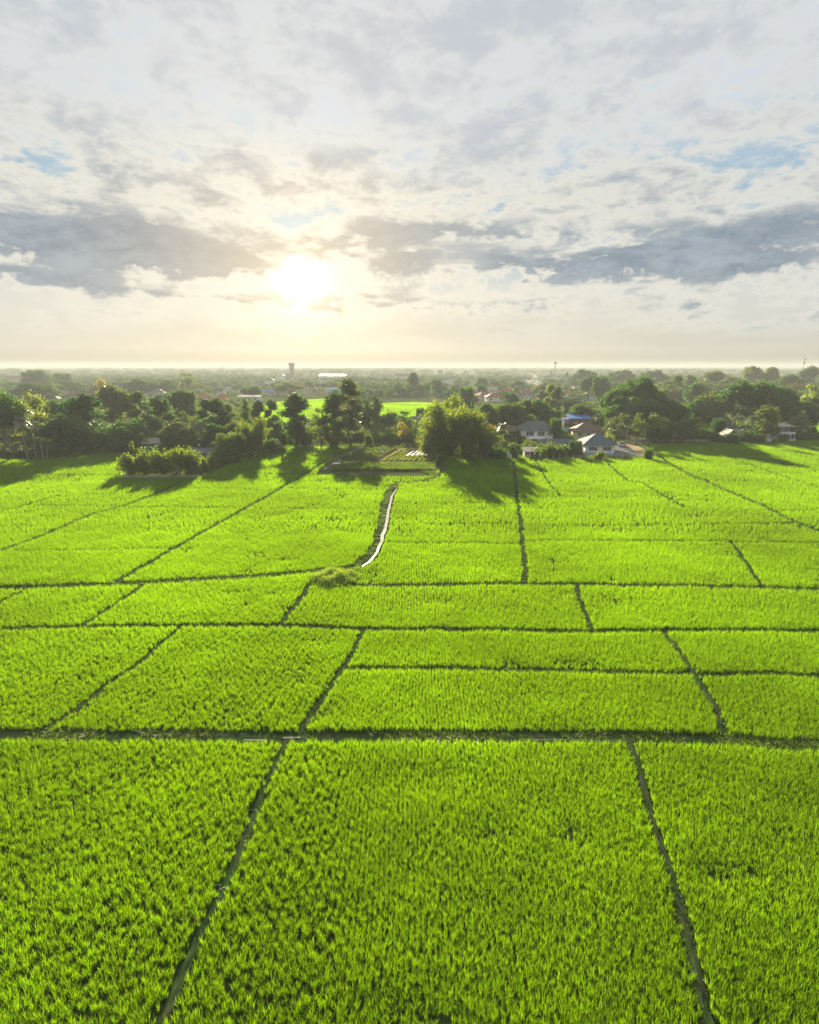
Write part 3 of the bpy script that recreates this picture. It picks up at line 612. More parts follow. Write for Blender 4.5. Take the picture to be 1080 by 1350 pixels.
def palm(kind, H, W, nf, fl, seed, bark='bark_pale', r0=0.17, mat='frond', up=0.6, fan=False):
    r = np.random.default_rng(seed); mb = MB(); lx = r.normal(0, 0.05) * H
    top = np.array((lx, 0, H - fl * up * 0.45)); mb.tube([(0, 0, -0.2), (lx * 0.2, 0, top[2] * 0.4), (lx * 0.7, 0, top[2] * 0.8), top], [r0 * 1.3, r0, r0 * 0.85, r0 * 0.7], 7)
    V = []
    for i in range(nf):
        a = i * 2.4 + r.normal(0, 0.15); e = r.uniform(-0.35, 1.25) if not fan else r.uniform(-0.6, 1.4); L_ = fl * r.uniform(0.85, 1.1); dx, dy = math.cos(a), math.sin(a); prev = None
        if fan:
            c0 = top + np.array((dx * math.cos(e), dy * math.cos(e), math.sin(e))) * L_ * 0.55
            dirv = np.array((dx * math.cos(e), dy * math.cos(e), math.sin(e))); side = np.cross(dirv, (0, 0, 1.0)); side /= np.linalg.norm(side) + 1e-9; nn = np.cross(side, dirv)
            for k in range(11):
                b = (k - 5) / 5 * 1.9; d = dirv * math.cos(b) + side * math.sin(b); t = nn * 0.02 + np.cross(d, nn) * 0.1
                V += [c0, c0 + d * L_ * 0.3 + t, c0 + d * L_ * 0.55 - nn * 0.12, c0 + d * L_ * 0.3 - t]
            continue
        n = 8
        for k in range(n + 1):
            t = k / n; hx = L_ * (t * math.cos(e) * (1 - 0.12 * t) + 0.12 * t); z = L_ * (t * math.sin(e) - 0.62 * t * t)
            c = top + np.array((dx * hx, dy * hx, z)); s_ = np.array((-dy, dx, 0)); wd = 0.75 * math.sin(math.pi * min(1, 0.12 + t * 0.95)) ** 0.6 * fl / 3.2 + 0.03
            if prev is not None:
                for sg in (1, -1):
                    for h in (0.0, 0.5):
                        p0 = prev[0] * (1 - h) + c * h; p1 = prev[0] * (0.62 - h) + c * (h + 0.38)
                        tip = s_ * sg * wd + np.array((0, 0, -wd * r.uniform(0.35, 0.8))) + (c - prev[0]) * 0.5
                        V += [p0, p0 + tip, p1 + tip * 0.97, p1]
            prev = (c, wd)
    proto(kind, mb.mesh(kind + '_trunk', M[bark]), quads_mesh(kind + '_crown', np.array(V), M[mat]), W, H)
palm('palm', 11, 6.4, 22, 3.3, 301); palm('palm', 10, 6.4, 20, 3.3, 302)
palm('areca', 11, 3.0, 9, 1.7, 303, r0=0.11); palm('areca', 9, 3.0, 9, 1.7, 304, r0=0.11)
palm('fan', 10, 5.0, 34, 2.3, 305, bark='bark', r0=0.25, fan=True)
for sd_ in range(2):     # banana 4 x 3.5
    r = np.random.default_rng(320 + sd_); mb = MB(); V = []
    for st_ in range(3):
        bx, by = r.normal(0, 0.5, 2) if st_ else (0, 0); h = r.uniform(1.4, 2.2); mb.tube([(bx, by, -0.1), (bx, by, h * 0.6), (bx + r.normal(0, 0.1), by, h)], [0.14, 0.11, 0.07], 6)
        for i in range(8):
            a = i * 2.4 + r.normal(0, 0.3); e = r.uniform(0.5, 1.35); L_ = r.uniform(1.5, 2.3); prev = None
            for k in range(6):
                t = k / 5; hx = L_ * t * math.cos(e) + 0.25 * t * t * L_; z = L_ * (t * math.sin(e) - 0.6 * t * t)
                c = np.array((bx + math.cos(a) * hx, by + math.sin(a) * hx, h + z)); s_ = np.array((-math.sin(a), math.cos(a), 0)) * (0.30 * math.sin(math.pi * min(1, 0.08 + t * 0.92)) + 0.02)
                if prev is not None: V += [prev[0], prev[0] + prev[1] - (0, 0, 0.06), c + s_ - (0, 0, 0.06), c, prev[0], c, c - s_ - (0, 0, 0.06), prev[0] - prev[1] - (0, 0, 0.06)]
                prev = (c, s_)
    proto('banana', mb.mesh('banana_stem', M['leaf_mid']), quads_mesh('banana_leaves', np.array(V), M['banana']), 3.5, 4.0, ('stem', 'leaves'))
NAMES = dict(broad='broadleaf_tree', round='round_crowned_tree', tall='tall_tree', slim='columnar_tree', rain='rain_tree', loose='open_crowned_tree', cone='conical_tree', bush='bush', bamboo='bamboo_clump', palm='coconut_palm', areca='slender_palm', fan='fan_palm', banana='banana_plant')
CATS = dict(bush='bush', bamboo='bamboo', palm='palm tree', areca='palm tree', fan='palm tree', banana='banana plant')
pick = {}
def plant(kind, u, vt, vb, w, label, mat=None, group=None, name=None, cat=None, bark=None):
    P0 = at(u, vb); H_ = max(0.6, top_z(P0.y, vt)); W_ = w * px_m(P0)
    k = pick.get(kind, 0); pick[kind] = k + 1; tm, cm, W0, H0, parts = PROTO[kind][k % len(PROTO[kind])]
    e = empty(name or NAMES[kind], P0, random.uniform(0, 6.28)); sx_ = W_ / W0
    e.scale = (sx_ * random.uniform(0.95, 1.08), sx_ * random.uniform(0.95, 1.08), H_ / H0)
    for pn, me, mm in ((parts[0], tm, bark), (parts[1], cm, mat)):
        o = bpy.data.objects.new(pn, me); COL.objects.link(o); o.parent = e
        if mm: o.material_slots[0].link = 'OBJECT'; o.material_slots[0].material = M[mm]
    return tag(e, label, cat or CATS.get(kind, 'tree'), group)
D, MI, LI, YE, OL, BA, PA = 'leaf_dark', 'leaf_mid', 'leaf_light', 'leaf_yellow', 'leaf_olive', 'leaf_bamboo', 'leaf_pale'
G1 = 'trees along the edge of the rice fields'
TREES = [
# --- left wood
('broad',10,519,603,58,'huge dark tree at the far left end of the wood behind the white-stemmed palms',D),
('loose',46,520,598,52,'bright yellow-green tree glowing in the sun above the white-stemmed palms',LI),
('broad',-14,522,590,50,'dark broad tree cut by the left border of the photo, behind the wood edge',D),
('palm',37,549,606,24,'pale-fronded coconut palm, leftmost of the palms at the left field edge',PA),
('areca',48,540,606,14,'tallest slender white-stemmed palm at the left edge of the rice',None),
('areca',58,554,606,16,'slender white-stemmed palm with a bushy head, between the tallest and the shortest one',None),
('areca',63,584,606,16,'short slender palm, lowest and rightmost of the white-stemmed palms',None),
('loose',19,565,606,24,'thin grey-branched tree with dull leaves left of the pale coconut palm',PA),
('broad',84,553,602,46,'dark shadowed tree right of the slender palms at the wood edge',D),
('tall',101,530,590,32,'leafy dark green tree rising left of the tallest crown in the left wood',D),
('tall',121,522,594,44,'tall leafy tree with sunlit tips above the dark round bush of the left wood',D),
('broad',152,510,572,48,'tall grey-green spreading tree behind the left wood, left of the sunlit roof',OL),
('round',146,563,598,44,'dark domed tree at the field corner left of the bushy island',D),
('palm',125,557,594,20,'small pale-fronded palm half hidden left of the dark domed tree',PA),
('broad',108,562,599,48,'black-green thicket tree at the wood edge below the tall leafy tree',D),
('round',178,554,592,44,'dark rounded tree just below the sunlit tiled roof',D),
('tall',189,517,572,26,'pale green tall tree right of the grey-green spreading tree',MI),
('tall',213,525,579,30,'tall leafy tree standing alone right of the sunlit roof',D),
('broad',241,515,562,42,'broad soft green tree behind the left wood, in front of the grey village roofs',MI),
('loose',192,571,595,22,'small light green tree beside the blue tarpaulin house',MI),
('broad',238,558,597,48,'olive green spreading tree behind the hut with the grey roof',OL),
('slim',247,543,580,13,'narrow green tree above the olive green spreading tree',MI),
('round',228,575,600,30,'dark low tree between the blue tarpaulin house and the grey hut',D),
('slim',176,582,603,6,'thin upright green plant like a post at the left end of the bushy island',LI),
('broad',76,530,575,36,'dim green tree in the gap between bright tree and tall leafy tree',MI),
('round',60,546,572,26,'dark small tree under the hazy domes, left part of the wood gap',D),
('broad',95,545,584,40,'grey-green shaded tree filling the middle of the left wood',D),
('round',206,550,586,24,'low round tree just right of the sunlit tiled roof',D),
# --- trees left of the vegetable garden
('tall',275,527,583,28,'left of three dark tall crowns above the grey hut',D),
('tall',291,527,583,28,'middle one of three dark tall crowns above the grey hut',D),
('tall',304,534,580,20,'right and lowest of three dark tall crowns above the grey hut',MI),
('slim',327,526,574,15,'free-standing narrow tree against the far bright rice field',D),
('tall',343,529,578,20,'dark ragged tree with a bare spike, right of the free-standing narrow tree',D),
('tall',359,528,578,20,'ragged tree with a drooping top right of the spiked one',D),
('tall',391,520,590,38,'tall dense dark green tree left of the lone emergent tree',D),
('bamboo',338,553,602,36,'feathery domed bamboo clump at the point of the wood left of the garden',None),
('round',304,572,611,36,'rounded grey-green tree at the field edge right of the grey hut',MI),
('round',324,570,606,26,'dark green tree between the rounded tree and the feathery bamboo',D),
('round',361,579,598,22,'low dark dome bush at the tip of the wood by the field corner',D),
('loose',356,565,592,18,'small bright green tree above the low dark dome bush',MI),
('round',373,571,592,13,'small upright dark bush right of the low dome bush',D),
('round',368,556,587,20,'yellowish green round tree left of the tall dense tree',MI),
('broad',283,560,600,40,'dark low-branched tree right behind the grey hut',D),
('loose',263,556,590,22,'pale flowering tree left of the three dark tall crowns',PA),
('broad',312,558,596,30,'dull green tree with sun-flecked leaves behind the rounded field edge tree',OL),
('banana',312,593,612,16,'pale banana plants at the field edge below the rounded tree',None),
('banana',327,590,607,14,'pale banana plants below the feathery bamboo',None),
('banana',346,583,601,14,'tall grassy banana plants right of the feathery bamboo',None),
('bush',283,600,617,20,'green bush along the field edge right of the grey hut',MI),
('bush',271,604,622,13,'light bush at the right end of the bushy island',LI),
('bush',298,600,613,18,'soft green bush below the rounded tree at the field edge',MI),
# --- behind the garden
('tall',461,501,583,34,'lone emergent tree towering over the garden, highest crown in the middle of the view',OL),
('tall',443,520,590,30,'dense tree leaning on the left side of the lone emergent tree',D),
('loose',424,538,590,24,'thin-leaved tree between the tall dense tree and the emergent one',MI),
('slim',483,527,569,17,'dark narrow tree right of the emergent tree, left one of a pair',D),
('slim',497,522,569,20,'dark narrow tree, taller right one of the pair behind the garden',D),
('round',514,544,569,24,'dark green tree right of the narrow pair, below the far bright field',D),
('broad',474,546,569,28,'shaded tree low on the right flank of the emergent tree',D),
('bamboo',440,567,590,34,'light green feathery thicket under the emergent tree',None),
('bush',402,564,588,30,'grey-green shrub at the end of the bright field below the tall dense tree',MI),
('bush',487,573,587,14,'small shrub behind the dark left rows of the garden',MI),
('loose',532,556,584,17,'slim yellow-leaved tree on the lawn behind the garden',YE),
('cone',547,564,579,10,'clipped cone tree on the lawn right of the yellow-leaved tree',D),
('round',554,538,563,11,'left of two ball-shaped trees at the edge of the far bright field',D),
('round',565,539,562,11,'right one of two ball-shaped trees at the edge of the far bright field',D),
('loose',534,542,577,26,'flat-topped tree in front of the grey gabled house',D),
('bush',556,572,588,26,'yellow-green bush catching sun at the left foot of the great bamboo',LI),
# --- great bamboo and its neighbours
('bamboo',588,534,606,54,'great bamboo clump on the left of the grove, sunlit along its crown',None),
('bamboo',616,541,605,48,'great shaded bamboo clump in the middle of the grove',None),
('bamboo',572,551,600,38,'smaller pale bamboo clump at the left flank of the great grove',None),
('bamboo',638,564,604,34,'low dull bamboo clump at the right end of the grove',None),
('loose',593,522,588,38,'feathery yellow-green tree rising above the great bamboo',LI),
('bush',567,577,601,22,'sunny yellow-green bush overhanging the garden corner',LI),
('bush',579,598,617,11,'weedy shrub on the ditch bank between garden and rice',MI),
('bush',586,588,607,12,'light shrub at the ditch head below the great bamboo',LI),
('palm',634,547,597,26,'coconut palm with glinting fronds in the shade right of the great bamboo',None),
('loose',646,560,594,13,'small tree with orange blossom beside the glinting coconut palm','leaf_orange'),
('palm',662,557,598,20,'coconut palm left of the small brown house',None),
('cone',621,528,576,12,'dark pointed tree behind the great bamboo grove',D),
('round',613,510,547,20,'tall round green tree on the far side of the grove, beyond the pointed tree',MI),
('cone',597,511,546,10,'dark pointed conifer left of the tall round tree beyond the grove',D),
('broad',640,533,576,30,'sun-speckled tree in the belt behind the great bamboo, left end',MI),
('broad',657,536,574,30,'rounded green tree in the belt behind the brown house',MI),
('broad',674,532,573,36,'spreading green tree in the middle of the belt behind the grey-roofed house',MI),
('broad',692,528,571,34,'dense tree with sunlit top behind the grey-roofed house',MI),
('broad',709,529,569,30,'dark tree in the belt above the long pale roof',D),
('round',725,540,572,26,'low dark tree in the belt left of the blue-roofed house',D),
('tall',725,507,549,15,'light half of the two-toned pair of trees among the red roofs',LI),
('tall',734,511,549,13,'dark half of the two-toned pair of trees among the red roofs',D),
('round',750,530,554,14,'dark ball tree among the brown roofs behind the blue-roofed house',D),
('round',674,518,546,21,'dark dome tree below the red-roofed village',D),
('round',732,552,583,16,'dense green tree left of the blue-roofed house',D),
('bush',746,571,586,18,'green bush between the grey-roofed and the brown-roofed house',MI),
('bush',737,565,582,14,'round bush right of the grey hip roof',MI),
('broad',765,535,566,30,'dark spreading tree behind the blue-roofed house',D),
('broad',783,541,564,26,'dark tree right of the blue-roofed house',D),
('palm',788,545,574,15,'short palm above the brown-roofed house',None),
('banana',706,589,605,13,'bright banana plants beside the tan shed',None),
('banana',743,586,600,11,'bright banana plants in front of the long grey roof',None),
('bush',720,584,604,22,'round bush in front of the long grey-roofed building',MI),
('bush',736,589,604,18,'dark bush beside the bright banana plants, by the fence',D),
('round',758,581,602,16,'dark green small tree at the left corner of the white house',D),
('bush',677,588,604,13,'bush between the white utility box and the tan shed',D),
('bush',655,589,605,24,'leafy shrub at the fence left of the white utility box',MI),
('areca',660,577,605,8,'thin palm standing at the fence left of the white utility box',None),
('bush',696,580,594,14,'bush at the left corner under the grey-roofed house',MI),
('bush',790,595,607,14,'yellowish weedy bush at the fence below the white house',LI),
# --- right middle
('rain',832,500,572,82,'giant dark dome-crowned rain tree right of the white house',D),
('round',793,496,532,26,'large hazy round tree left of the giant rain tree',D),
('loose',812,546,586,30,'yellow-flecked tree below the left side of the giant rain tree',OL),
('palm',825,552,587,17,'coconut palm right of the white house, before the yellow-flecked tree',None),
('loose',839,545,587,20,'light green soft tree above the teal roofed shelter',MI),
('loose',863,547,585,24,'bright green tree right of the teal roofed shelter',LI),
('round',900,552,584,28,'round sunlit-edged tree at the field edge in the middle of the right wood',MI),
('loose',917,550,584,14,'thin-stemmed bright tree touching the round sunlit-edged tree',LI),
('bush',803,572,592,16,'bright round bush behind the right corner of the white house',LI),
('broad',813,535,577,40,'dark tree with yellowish top under the left edge of the rain tree',D),
('broad',853,533,577,42,'black-green tree directly below the rain tree dome',D),
('broad',880,530,576,42,'dark tree between the rain tree and the right wood',D),
('round',894,545,574,24,'dark rounded tree above the patched tin roofs',D),
('round',913,505,543,28,'dark dome tree behind the orange roofs',D),
('tall',889,496,532,20,'hazy light green tree behind the rain tree, right side',MI),
('bush',855,590,607,12,'weedy shrub at the corner of the driveway and the field',MI),
('round',872,558,585,28,'shadowed low tree under the bright green tree, by the grey wall',D),
# --- right wood
('broad',968,505,570,44,'big teak-like tree, left of the highest crowns in the right wood',D),
('broad',990,505,569,40,'highest sun-tipped crown in the middle of the right wood',D),
('broad',1020,513,571,58,'very dark spreading tree at the right of the highest crowns',D),
('broad',1006,509,568,34,'dark tree squeezed between the two highest crowns of the right wood',D),
('broad',933,521,566,38,'dark tree with sunlit edge left of the teak-like tree',MI),
('broad',917,528,568,34,'dark green tree right of the orange roofs',D),
('tall',1006,535,582,30,'tall soft green tree left of the maroon and white house',MI),
('slim',1017,538,581,11,'narrow light green tree touching the maroon and white house',LI),
('palm',971,547,583,17,'coconut palm at the field edge in front of the old wooden house',None),
('palm',990,547,581,18,'coconut palm with golden fronds left of the tall soft green tree',None),
('fan',1033,541,574,14,'round-headed fan palm behind the maroon and white house',None),
('loose',1049,546,581,24,'grey-leaved tree right of the maroon and white house',PA),
('loose',1060,507,562,26,'yellow-green bamboo-like tree at the right edge of the wood',LI),
('broad',1077,516,562,30,'green tree cut by the right border of the photo',MI),
('round',1069,563,577,12,'dark round bush in the small field at the right border',D),
('bush',960,571,585,24,'clipped dark round hedge bush in front of the old wooden house',D),
('bush',1000,571,584,18,'dark bush left of the maroon and white house gate',D),
('bush',1033,572,583,12,'garden bush behind the white gate wall',MI),
('round',944,552,577,20,'dark small tree left of the teal-walled house',D),
('broad',1046,530,568,36,'shadowed low tree behind the maroon and white house',D),
('round',1062,536,568,30,'dark tree under the yellow-green bamboo-like tree',D),
# --- hazy individuals beyond
('rain',49,506,531,56,'low wide hazy dome tree above the left wood',D),
('round',57,488,514,28,'tall rounded hazy tree in the far left distance, right of a pair',D),
('round',43,490,514,22,'rounded hazy tree in the far left distance, left of a pair',D),
('rain',187,500,521,46,'wide hazy dome tree in front of the grey village roofs',D),
('rain',220,502,520,26,'smaller hazy dome tree right of the wide hazy dome tree',D),
('round',85,492,512,24,'hazy round tree right of the far left pair',D),
('loose',140,500,534,20,'hazy tree with yellow autumn leaves above the left wood',YE),
('loose',249,492,520,26,'hazy feathery light tree above the grey village',MI),
('broad',545,492,520,16,'hazy dark-topped tree beyond the middle bright field',D),
('round',575,500,522,14,'hazy dome tree above the great bamboo',D),
('round',634,498,518,16,'hazy square-topped tree beyond the grove',D),
('rain',770,488,512,34,'hazy broad dome right of the blue water tower',D),
('broad',776,496,528,24,'hazy dark tree above the brown roofs, right of the water tower',D),
('broad',990,484,518,26,'tall hazy tree on the right skyline, left of the higher two',MI),
('broad',1013,485,518,22,'tall rounded tree on the right skyline in the middle',MI),
('broad',1063,484,518,26,'highest tree on the right skyline near the lattice mast',MI),
('rain',1037,495,524,48,'dark wide tree on the right skyline below the lattice mast',D),
('broad',942,490,520,26,'light green hazy tree on the skyline above the big teak-like tree',MI),
('rain',962,497,522,30,'flat hazy tree on the right skyline behind the teak-like tree',MI),
('rain',858,489,515,40,'hazy dome just above the rain tree, right side',D),
('rain',818,489,513,44,'wide hazy dome just above the giant rain tree, left side',D),
('broad',906,495,522,22,'hazy green tree behind the orange roofs, left of the skyline row',MI),
]
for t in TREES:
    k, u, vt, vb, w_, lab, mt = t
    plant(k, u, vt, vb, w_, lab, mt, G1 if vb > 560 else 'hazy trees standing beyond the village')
for u, vt, w_, lab in ((173,599,27,'leftmost dark leafy bush of the walled island in the rice'),(194,595,30,'second bush from the left on the walled island in the rice'),(214,593,30,'middle bush of the walled island, with yellow sunlit top'),(238,591,38,'tallest and broadest bush of the walled island in the rice'),(257,594,22,'rightmost bush of the walled island, next to the grey hut')):
    plant('bush', u, vt, 627, w_, lab, BA, 'bushes on the walled island')
def tussock(cx, cy, rx, ry, h, n, label, seed):
    r = np.random.default_rng(seed); V = []
    for i in range(n):
        a = r.uniform(0, 6.28); q = math.sqrt(r.uniform()); x, y = cx * 0 + rx * q * math.cos(a), ry * q * math.sin(a); k = (1 - q * q) ** 0.5 * (0.75 + 0.35 * math.sin(x * 2.1) * math.cos(y * 1.7)); z0 = h * k * r.uniform(0.1, 0.75)
        L_ = r.uniform(0.45, 0.95); th = r.uniform(0, 6.28); lean = r.uniform(0.2, 0.8); w_ = 0.035; tw = r.uniform(0, 3.14); e = np.array((math.cos(tw) * w_, math.sin(tw) * w_, 0)); prev = None
        for s_ in (0, 0.5, 1.0):
            c = np.array((x + math.cos(th) * lean * L_ * s_ ** 2, y + math.sin(th) * lean * L_ * s_ ** 2, z0 + L_ * (s_ * 0.8 - 0.35 * s_ * s_))); ee = e * (1 - 0.9 * s_)
            if prev is not None: V += [prev[0] - prev[1], prev[0] + prev[1], c + ee, c - ee]
            prev = (c, ee)
    o = bpy.data.objects.new('grassy_bush', quads_mesh('grassy_bush', np.array(V), M['mound_grass'])); COL.objects.link(o); o.location = (cx, cy, 0.1); return tag(o, label, 'bush')
tussock(MOUND[0, 0], MOUND[0, 1], 2.9, 3.0, 1.25, 5200, 'light green grassy bush on the mound where the ditch meets the cross bank', 401)
for q in ((203,590,600,24,'dark bush hiding the foot of the blue tarpaulin house',D), (222,588,602,20,'dark leafy bush between the tarpaulin house and the grey hut',D), (250,594,606,14,'light green bush in front of the left end of the grey hut',LI), (985,566,584,16,'shady bush at the right corner of the old wooden house',D), (945,572,584,16,'shady bush at the left corner of the old wooden house',D)): plant('bush', *q)
# far belt: every tree still countable in the haze, small copies of one piece
FARP = []
def join_far(kind, mat):
    out_ = []
    for tm, cm, W0, H0, parts in PROTO[kind]:
        nv = len(cm.vertices); co = np.empty(nv * 3, dtype=np.float32); cm.vertices.foreach_get('co', co); Q = co.reshape(-1, 4, 3)
        s_ = Q[rng.permutation(len(Q))[: max(400, len(Q) // 4)]]; c = s_.mean(1, keepdims=True); s_ = c + (s_ - c) * 1.9
        t_ = 0.02 * W0; h = H0 * 0.45; tr = np.array([[(-t_, 0, 0), (t_, 0, 0), (t_, 0, h), (-t_, 0, h)], [(0, -t_, 0), (0, t_, 0), (0, t_, h), (0, -t_, h)]])
        me = quads_mesh('far_' + kind, np.vstack([s_, tr]).reshape(-1, 3), M[mat]); out_.append((me, W0, H0))
    return out_
FARP = join_far('broad', 'leaf_mid') + join_far('round', 'leaf_dark') + join_far('rain', 'leaf_dark') + join_far('broad', 'leaf_dark') + join_far('loose', 'leaf_mid')
FARPOLY = [pxpoly([(u + (8 if u > 540 else -8) * 0, v) for u, v in p]) for p in ([(320,548),(350,524),(436,519),(446,560)], [(494,560),(500,526),(590,525),(594,556)], [(70,526),(80,518),(102,518),(104,528)], [(1050,586),(1056,552),(1200,550),(1250,586)])]
def ok_far(P): return not any(inside(np.array([[P.x, P.y]]), p)[0] for p in FARPOLY)
HOUSE_SPOTS = []
FARL = {}
def far_tree(name, u, v, hm, wm, label, group):
    P0 = at(u, v); k = random.choice(('broad', 'broad', 'round', 'rain', 'tall', 'loose'))
    vt_ = 675 - F * math.tan(math.atan2(hm - CAM_H, P0.y) + PITCH)
    return plant(k, u, vt_, v, wm / px_m(P0) * (1.5 if k == 'rain' else 0.7 if k == 'tall' else 1), label, random.choice((D, D, MI, MI, OL)), group, name)
cnt = 0
rr = random.Random(5)
while cnt < 300:
    u = rr.uniform(-30, 1110) if cnt < 210 else rr.uniform(860, 1110); v = 489.5 + 52 * rr.random() ** 2.1 if cnt < 210 else rr.uniform(503, 535)
    if v > 532 and not (u < 270 or 600 < u < 800 or u > 870): continue
    P0 = at(u, v)
    if not ok_far(P0): continue
    hm_ = rr.uniform(6, 12.5) if cnt < 210 else rr.uniform(9, 14); wm_ = hm_ * rr.uniform(0.8, 1.7)
    far_tree('distant_tree', u, v, hm_, wm_, 'one of the small hazy trees scattered over the village plain', 'small hazy trees of the plain'); cnt += 1
VILL = [
(68,531,11,8,3,2.4,'white','grey_roof',15,'grey-roofed village house at the left end of the row above the palms',False),
(77,529,10,8,3,2.6,'white','brown_roof',-20,'purple-brown roofed house in the village row right of the grey-roofed one',False),
(55,529,9,8,3,2.4,'cream','grey_roof',35,'grey hip-roofed house partly behind the low wide hazy dome tree',False),
(94,529,8,8,4.2,2.6,'white','brown_roof',40,'narrow tall house at the right end of the leftmost village row',False),
(25,505,30,14,6,5,'cream','brown_roof',8,'long faint pinkish-roofed hall in the far left haze',True),
(67,502,14,10,9,3,'white','fibre_roof',0,'pale block of a house right of the far left pair of hazy trees',False),
(202,526,10,8,3,2.6,'white','grey_roof',30,'first grey-roofed house of the sunlit village row left of centre',False),
(213,527,11,8,3,2.8,'cream','tin_roof',-25,'second house of the sunlit row, roof with a bright left slope',False),
(224,526,10,8,3,2.6,'white','grey_roof',40,'third house of the sunlit row, with a bluish grey hip roof',False),
(209,522,12,9,3,2.8,'cream','brown_roof',10,'house with a dull pinkish roof behind the sunlit village row',False),
(234,520,12,9,3,2.8,'white','tin_roof',-10,'house with a pale roof at the upper right of the sunlit village row',False),
(252,520,20,9,4,2.2,'white','tin_roof',4,'long pale-roofed building behind the three dark tall crowns',True),
(268,530,11,8,3,3.0,'cream','orange_roof',35,'house with a sun-bleached salmon roof above the three dark tall crowns',False),
(294,530,11,8,3,3.0,'cream','orange_roof',40,'salmon hip-roofed house right of its sun-bleached neighbour',False),
(281,522,12,8,3,1.8,'white','brown_roof',-8,'white-walled house with a dark roof above the salmon roofs',True),
(301,514,14,9,4,3.0,'cream','brown_roof',20,'brown-roofed house before the far tree line, left of centre',False),
(309,521,17,7,3,1.4,'white','fibre_roof',0,'long low white building with a flat pale roof in the village',True),
(336,514,10,8,4,3.6,'white','tin_roof',15,'house with a white pointed gable left of the blue-roofed hall',True),
(331,529,16,7,3.4,1.2,'white','tin_roof',-3,'long white house at the near edge of the village by the bright field',True),
(354,521,17,9,3.5,1.6,'cream','blue_sheet',-2,'hall with a bright blue sheet roof in the middle of the village',True),
(356,508,12,9,7,2.5,'white','grey_roof',5,'tall white house behind the blue-roofed hall',False),
(371,501,12,9,8,2.5,'white','fibre_roof',0,'white block house below the square water tower',False),
(385,512,13,10,4.5,3.8,'cream','brown_roof',30,'large brown hip-roofed house right of the blue-roofed hall',False),
(396,515,15,10,3.5,3.2,'cream','orange_roof',35,'orange-roofed house left of the emergent tree',False),
(440,517,16,8,3,1.5,'white','skyblue',0,'low house with a pale blue roof left of the emergent tree',True),
(490,518,12,8,3,1.8,'white','brown_roof',5,'low white house right of the emergent tree',True),
(533,501,34,16,7,5,'cream','brown_roof',4,'long faint brown-roofed hall in the haze above the middle field',True),
(592,508,14,10,4,3,'white','fibre_roof',10,'pale-roofed house in the haze above the great bamboo',True),
(652,529,13,9,3.4,2.6,'white','red_roof',5,'white-walled house with dark red hip roof at the left of the red-roofed village',False),
(642,518,18,10,3,2.8,'cream','fibre_roof',-4,'long house with a bleached roof above the red-roofed village',True),
(636,526,11,9,3,2.8,'cream','red_roof',30,'red-roofed house behind the tall round tree beyond the grove',False),
(667,520,12,9,3,2.8,'cream','red_roof',-30,'red-brown house in the upper row above the dark dome tree',False),
(683,520,12,9,3,2.8,'cream','brown_roof',20,'brown hip-roofed house right of the dark dome tree, upper row',False),
(698,521,14,9,3,2.8,'cream','red_roof',-10,'red-roofed house left of the two-toned trees',False),
(704,529,22,9,3.2,2.2,'white','grey_roof',-10,'long grey-roofed building left of the two-toned trees',True),
(695,531,10,9,3.2,2.4,'cream','tin_roof',-35,'house with jagged sunlit roof edges at the left of the long grey roof',False),
(712,513,12,9,3,2.8,'cream','orange_roof',25,'small orange roof below the drifting smoke',False),
(746,524,12,9,3,2.8,'white','red_roof',10,'red-roofed house at the foot of the blue water tower',False),
(745,537,14,10,3.2,3.0,'cream','brown_roof',-30,'large brown-roofed house left of the dark ball tree',False),
(762,534,14,10,3.2,3.0,'cream','slate_roof',15,'slate-roofed house right of the dark ball tree',False),
(765,520,12,9,3,2.8,'cream','red_roof',-20,'red roof right of the blue water tower',False),
(778,527,14,10,3.2,2.8,'white','brown_roof',5,'wide dark-roofed house at the right end of the red-roofed village',False),
(757,509,16,10,5,3.4,'cream','brown_roof',-8,'dark-roofed hall right behind the blue water tower',True),
(767,512,22,10,4,2,'white','fibre_roof',4,'long white-roofed shed right of the dark-roofed hall',True),
(725,505,34,12,6,2,'white','fibre_roof',0,'long white factory hall behind the smoke',True),
(696,508,26,12,5,2,'white','fibre_roof',0,'low pale hall left of the smoke',True),
(787,510,20,12,6,2,'white','fibre_roof',3,'white flat building at the left foot of the giant rain tree',True),
(877,531,12,9,3.2,2.8,'cream','orange_roof',10,'pinkish orange-roofed house right of the rain tree, left of its twin',False),
(888,532,12,9,3.2,2.8,'white','orange_roof',-25,'orange-roofed house with white gable right of the rain tree',False),
(904,531,13,9,3.2,2.4,'cream','orange_roof',-5,'long orange roof in front of the dark dome tree',False),
(878,508,14,10,6,2,'white','tin_roof',0,'white block above the orange roofs in the haze',True),
(954,518,13,10,4.5,3.0,'white','brown_roof',4,'pale house with a mauve hip roof behind the teak-like tree',False),
(974,517,10,9,4.5,2.8,'white','slate_roof',-10,'bluish roofed house just left of the highest crowns',False),
(952,524,14,9,3,2.6,'cream','orange_roof',-8,'orange roof in front of the mauve hip roof',False),
(1026,518,16,11,5,3.2,'white','slate_roof',3,'wide slate hip-roofed house above the orange roofs at the right',False),
(1021,524,16,9,3,2.8,'cream','orange_roof',-6,'orange-roofed house under the slate hip roof',False),
(1036,526,13,9,3,3.0,'cream','orange_roof',30,'orange roof with a bright slope right of the slate hip roof',False),
(1045,533,14,10,3.2,3.0,'cream','red_roof',-30,'dark red hip-roofed house left of the yellow-green bamboo-like tree',False),
(1075,524,15,10,3,3.0,'cream','orange_roof',10,'orange roof at the right border of the photo',False),
(1003,521,10,9,3,2.8,'white','brown_roof',20,'brown roof glimpsed between the highest crowns and the slate hip roof',False),
]
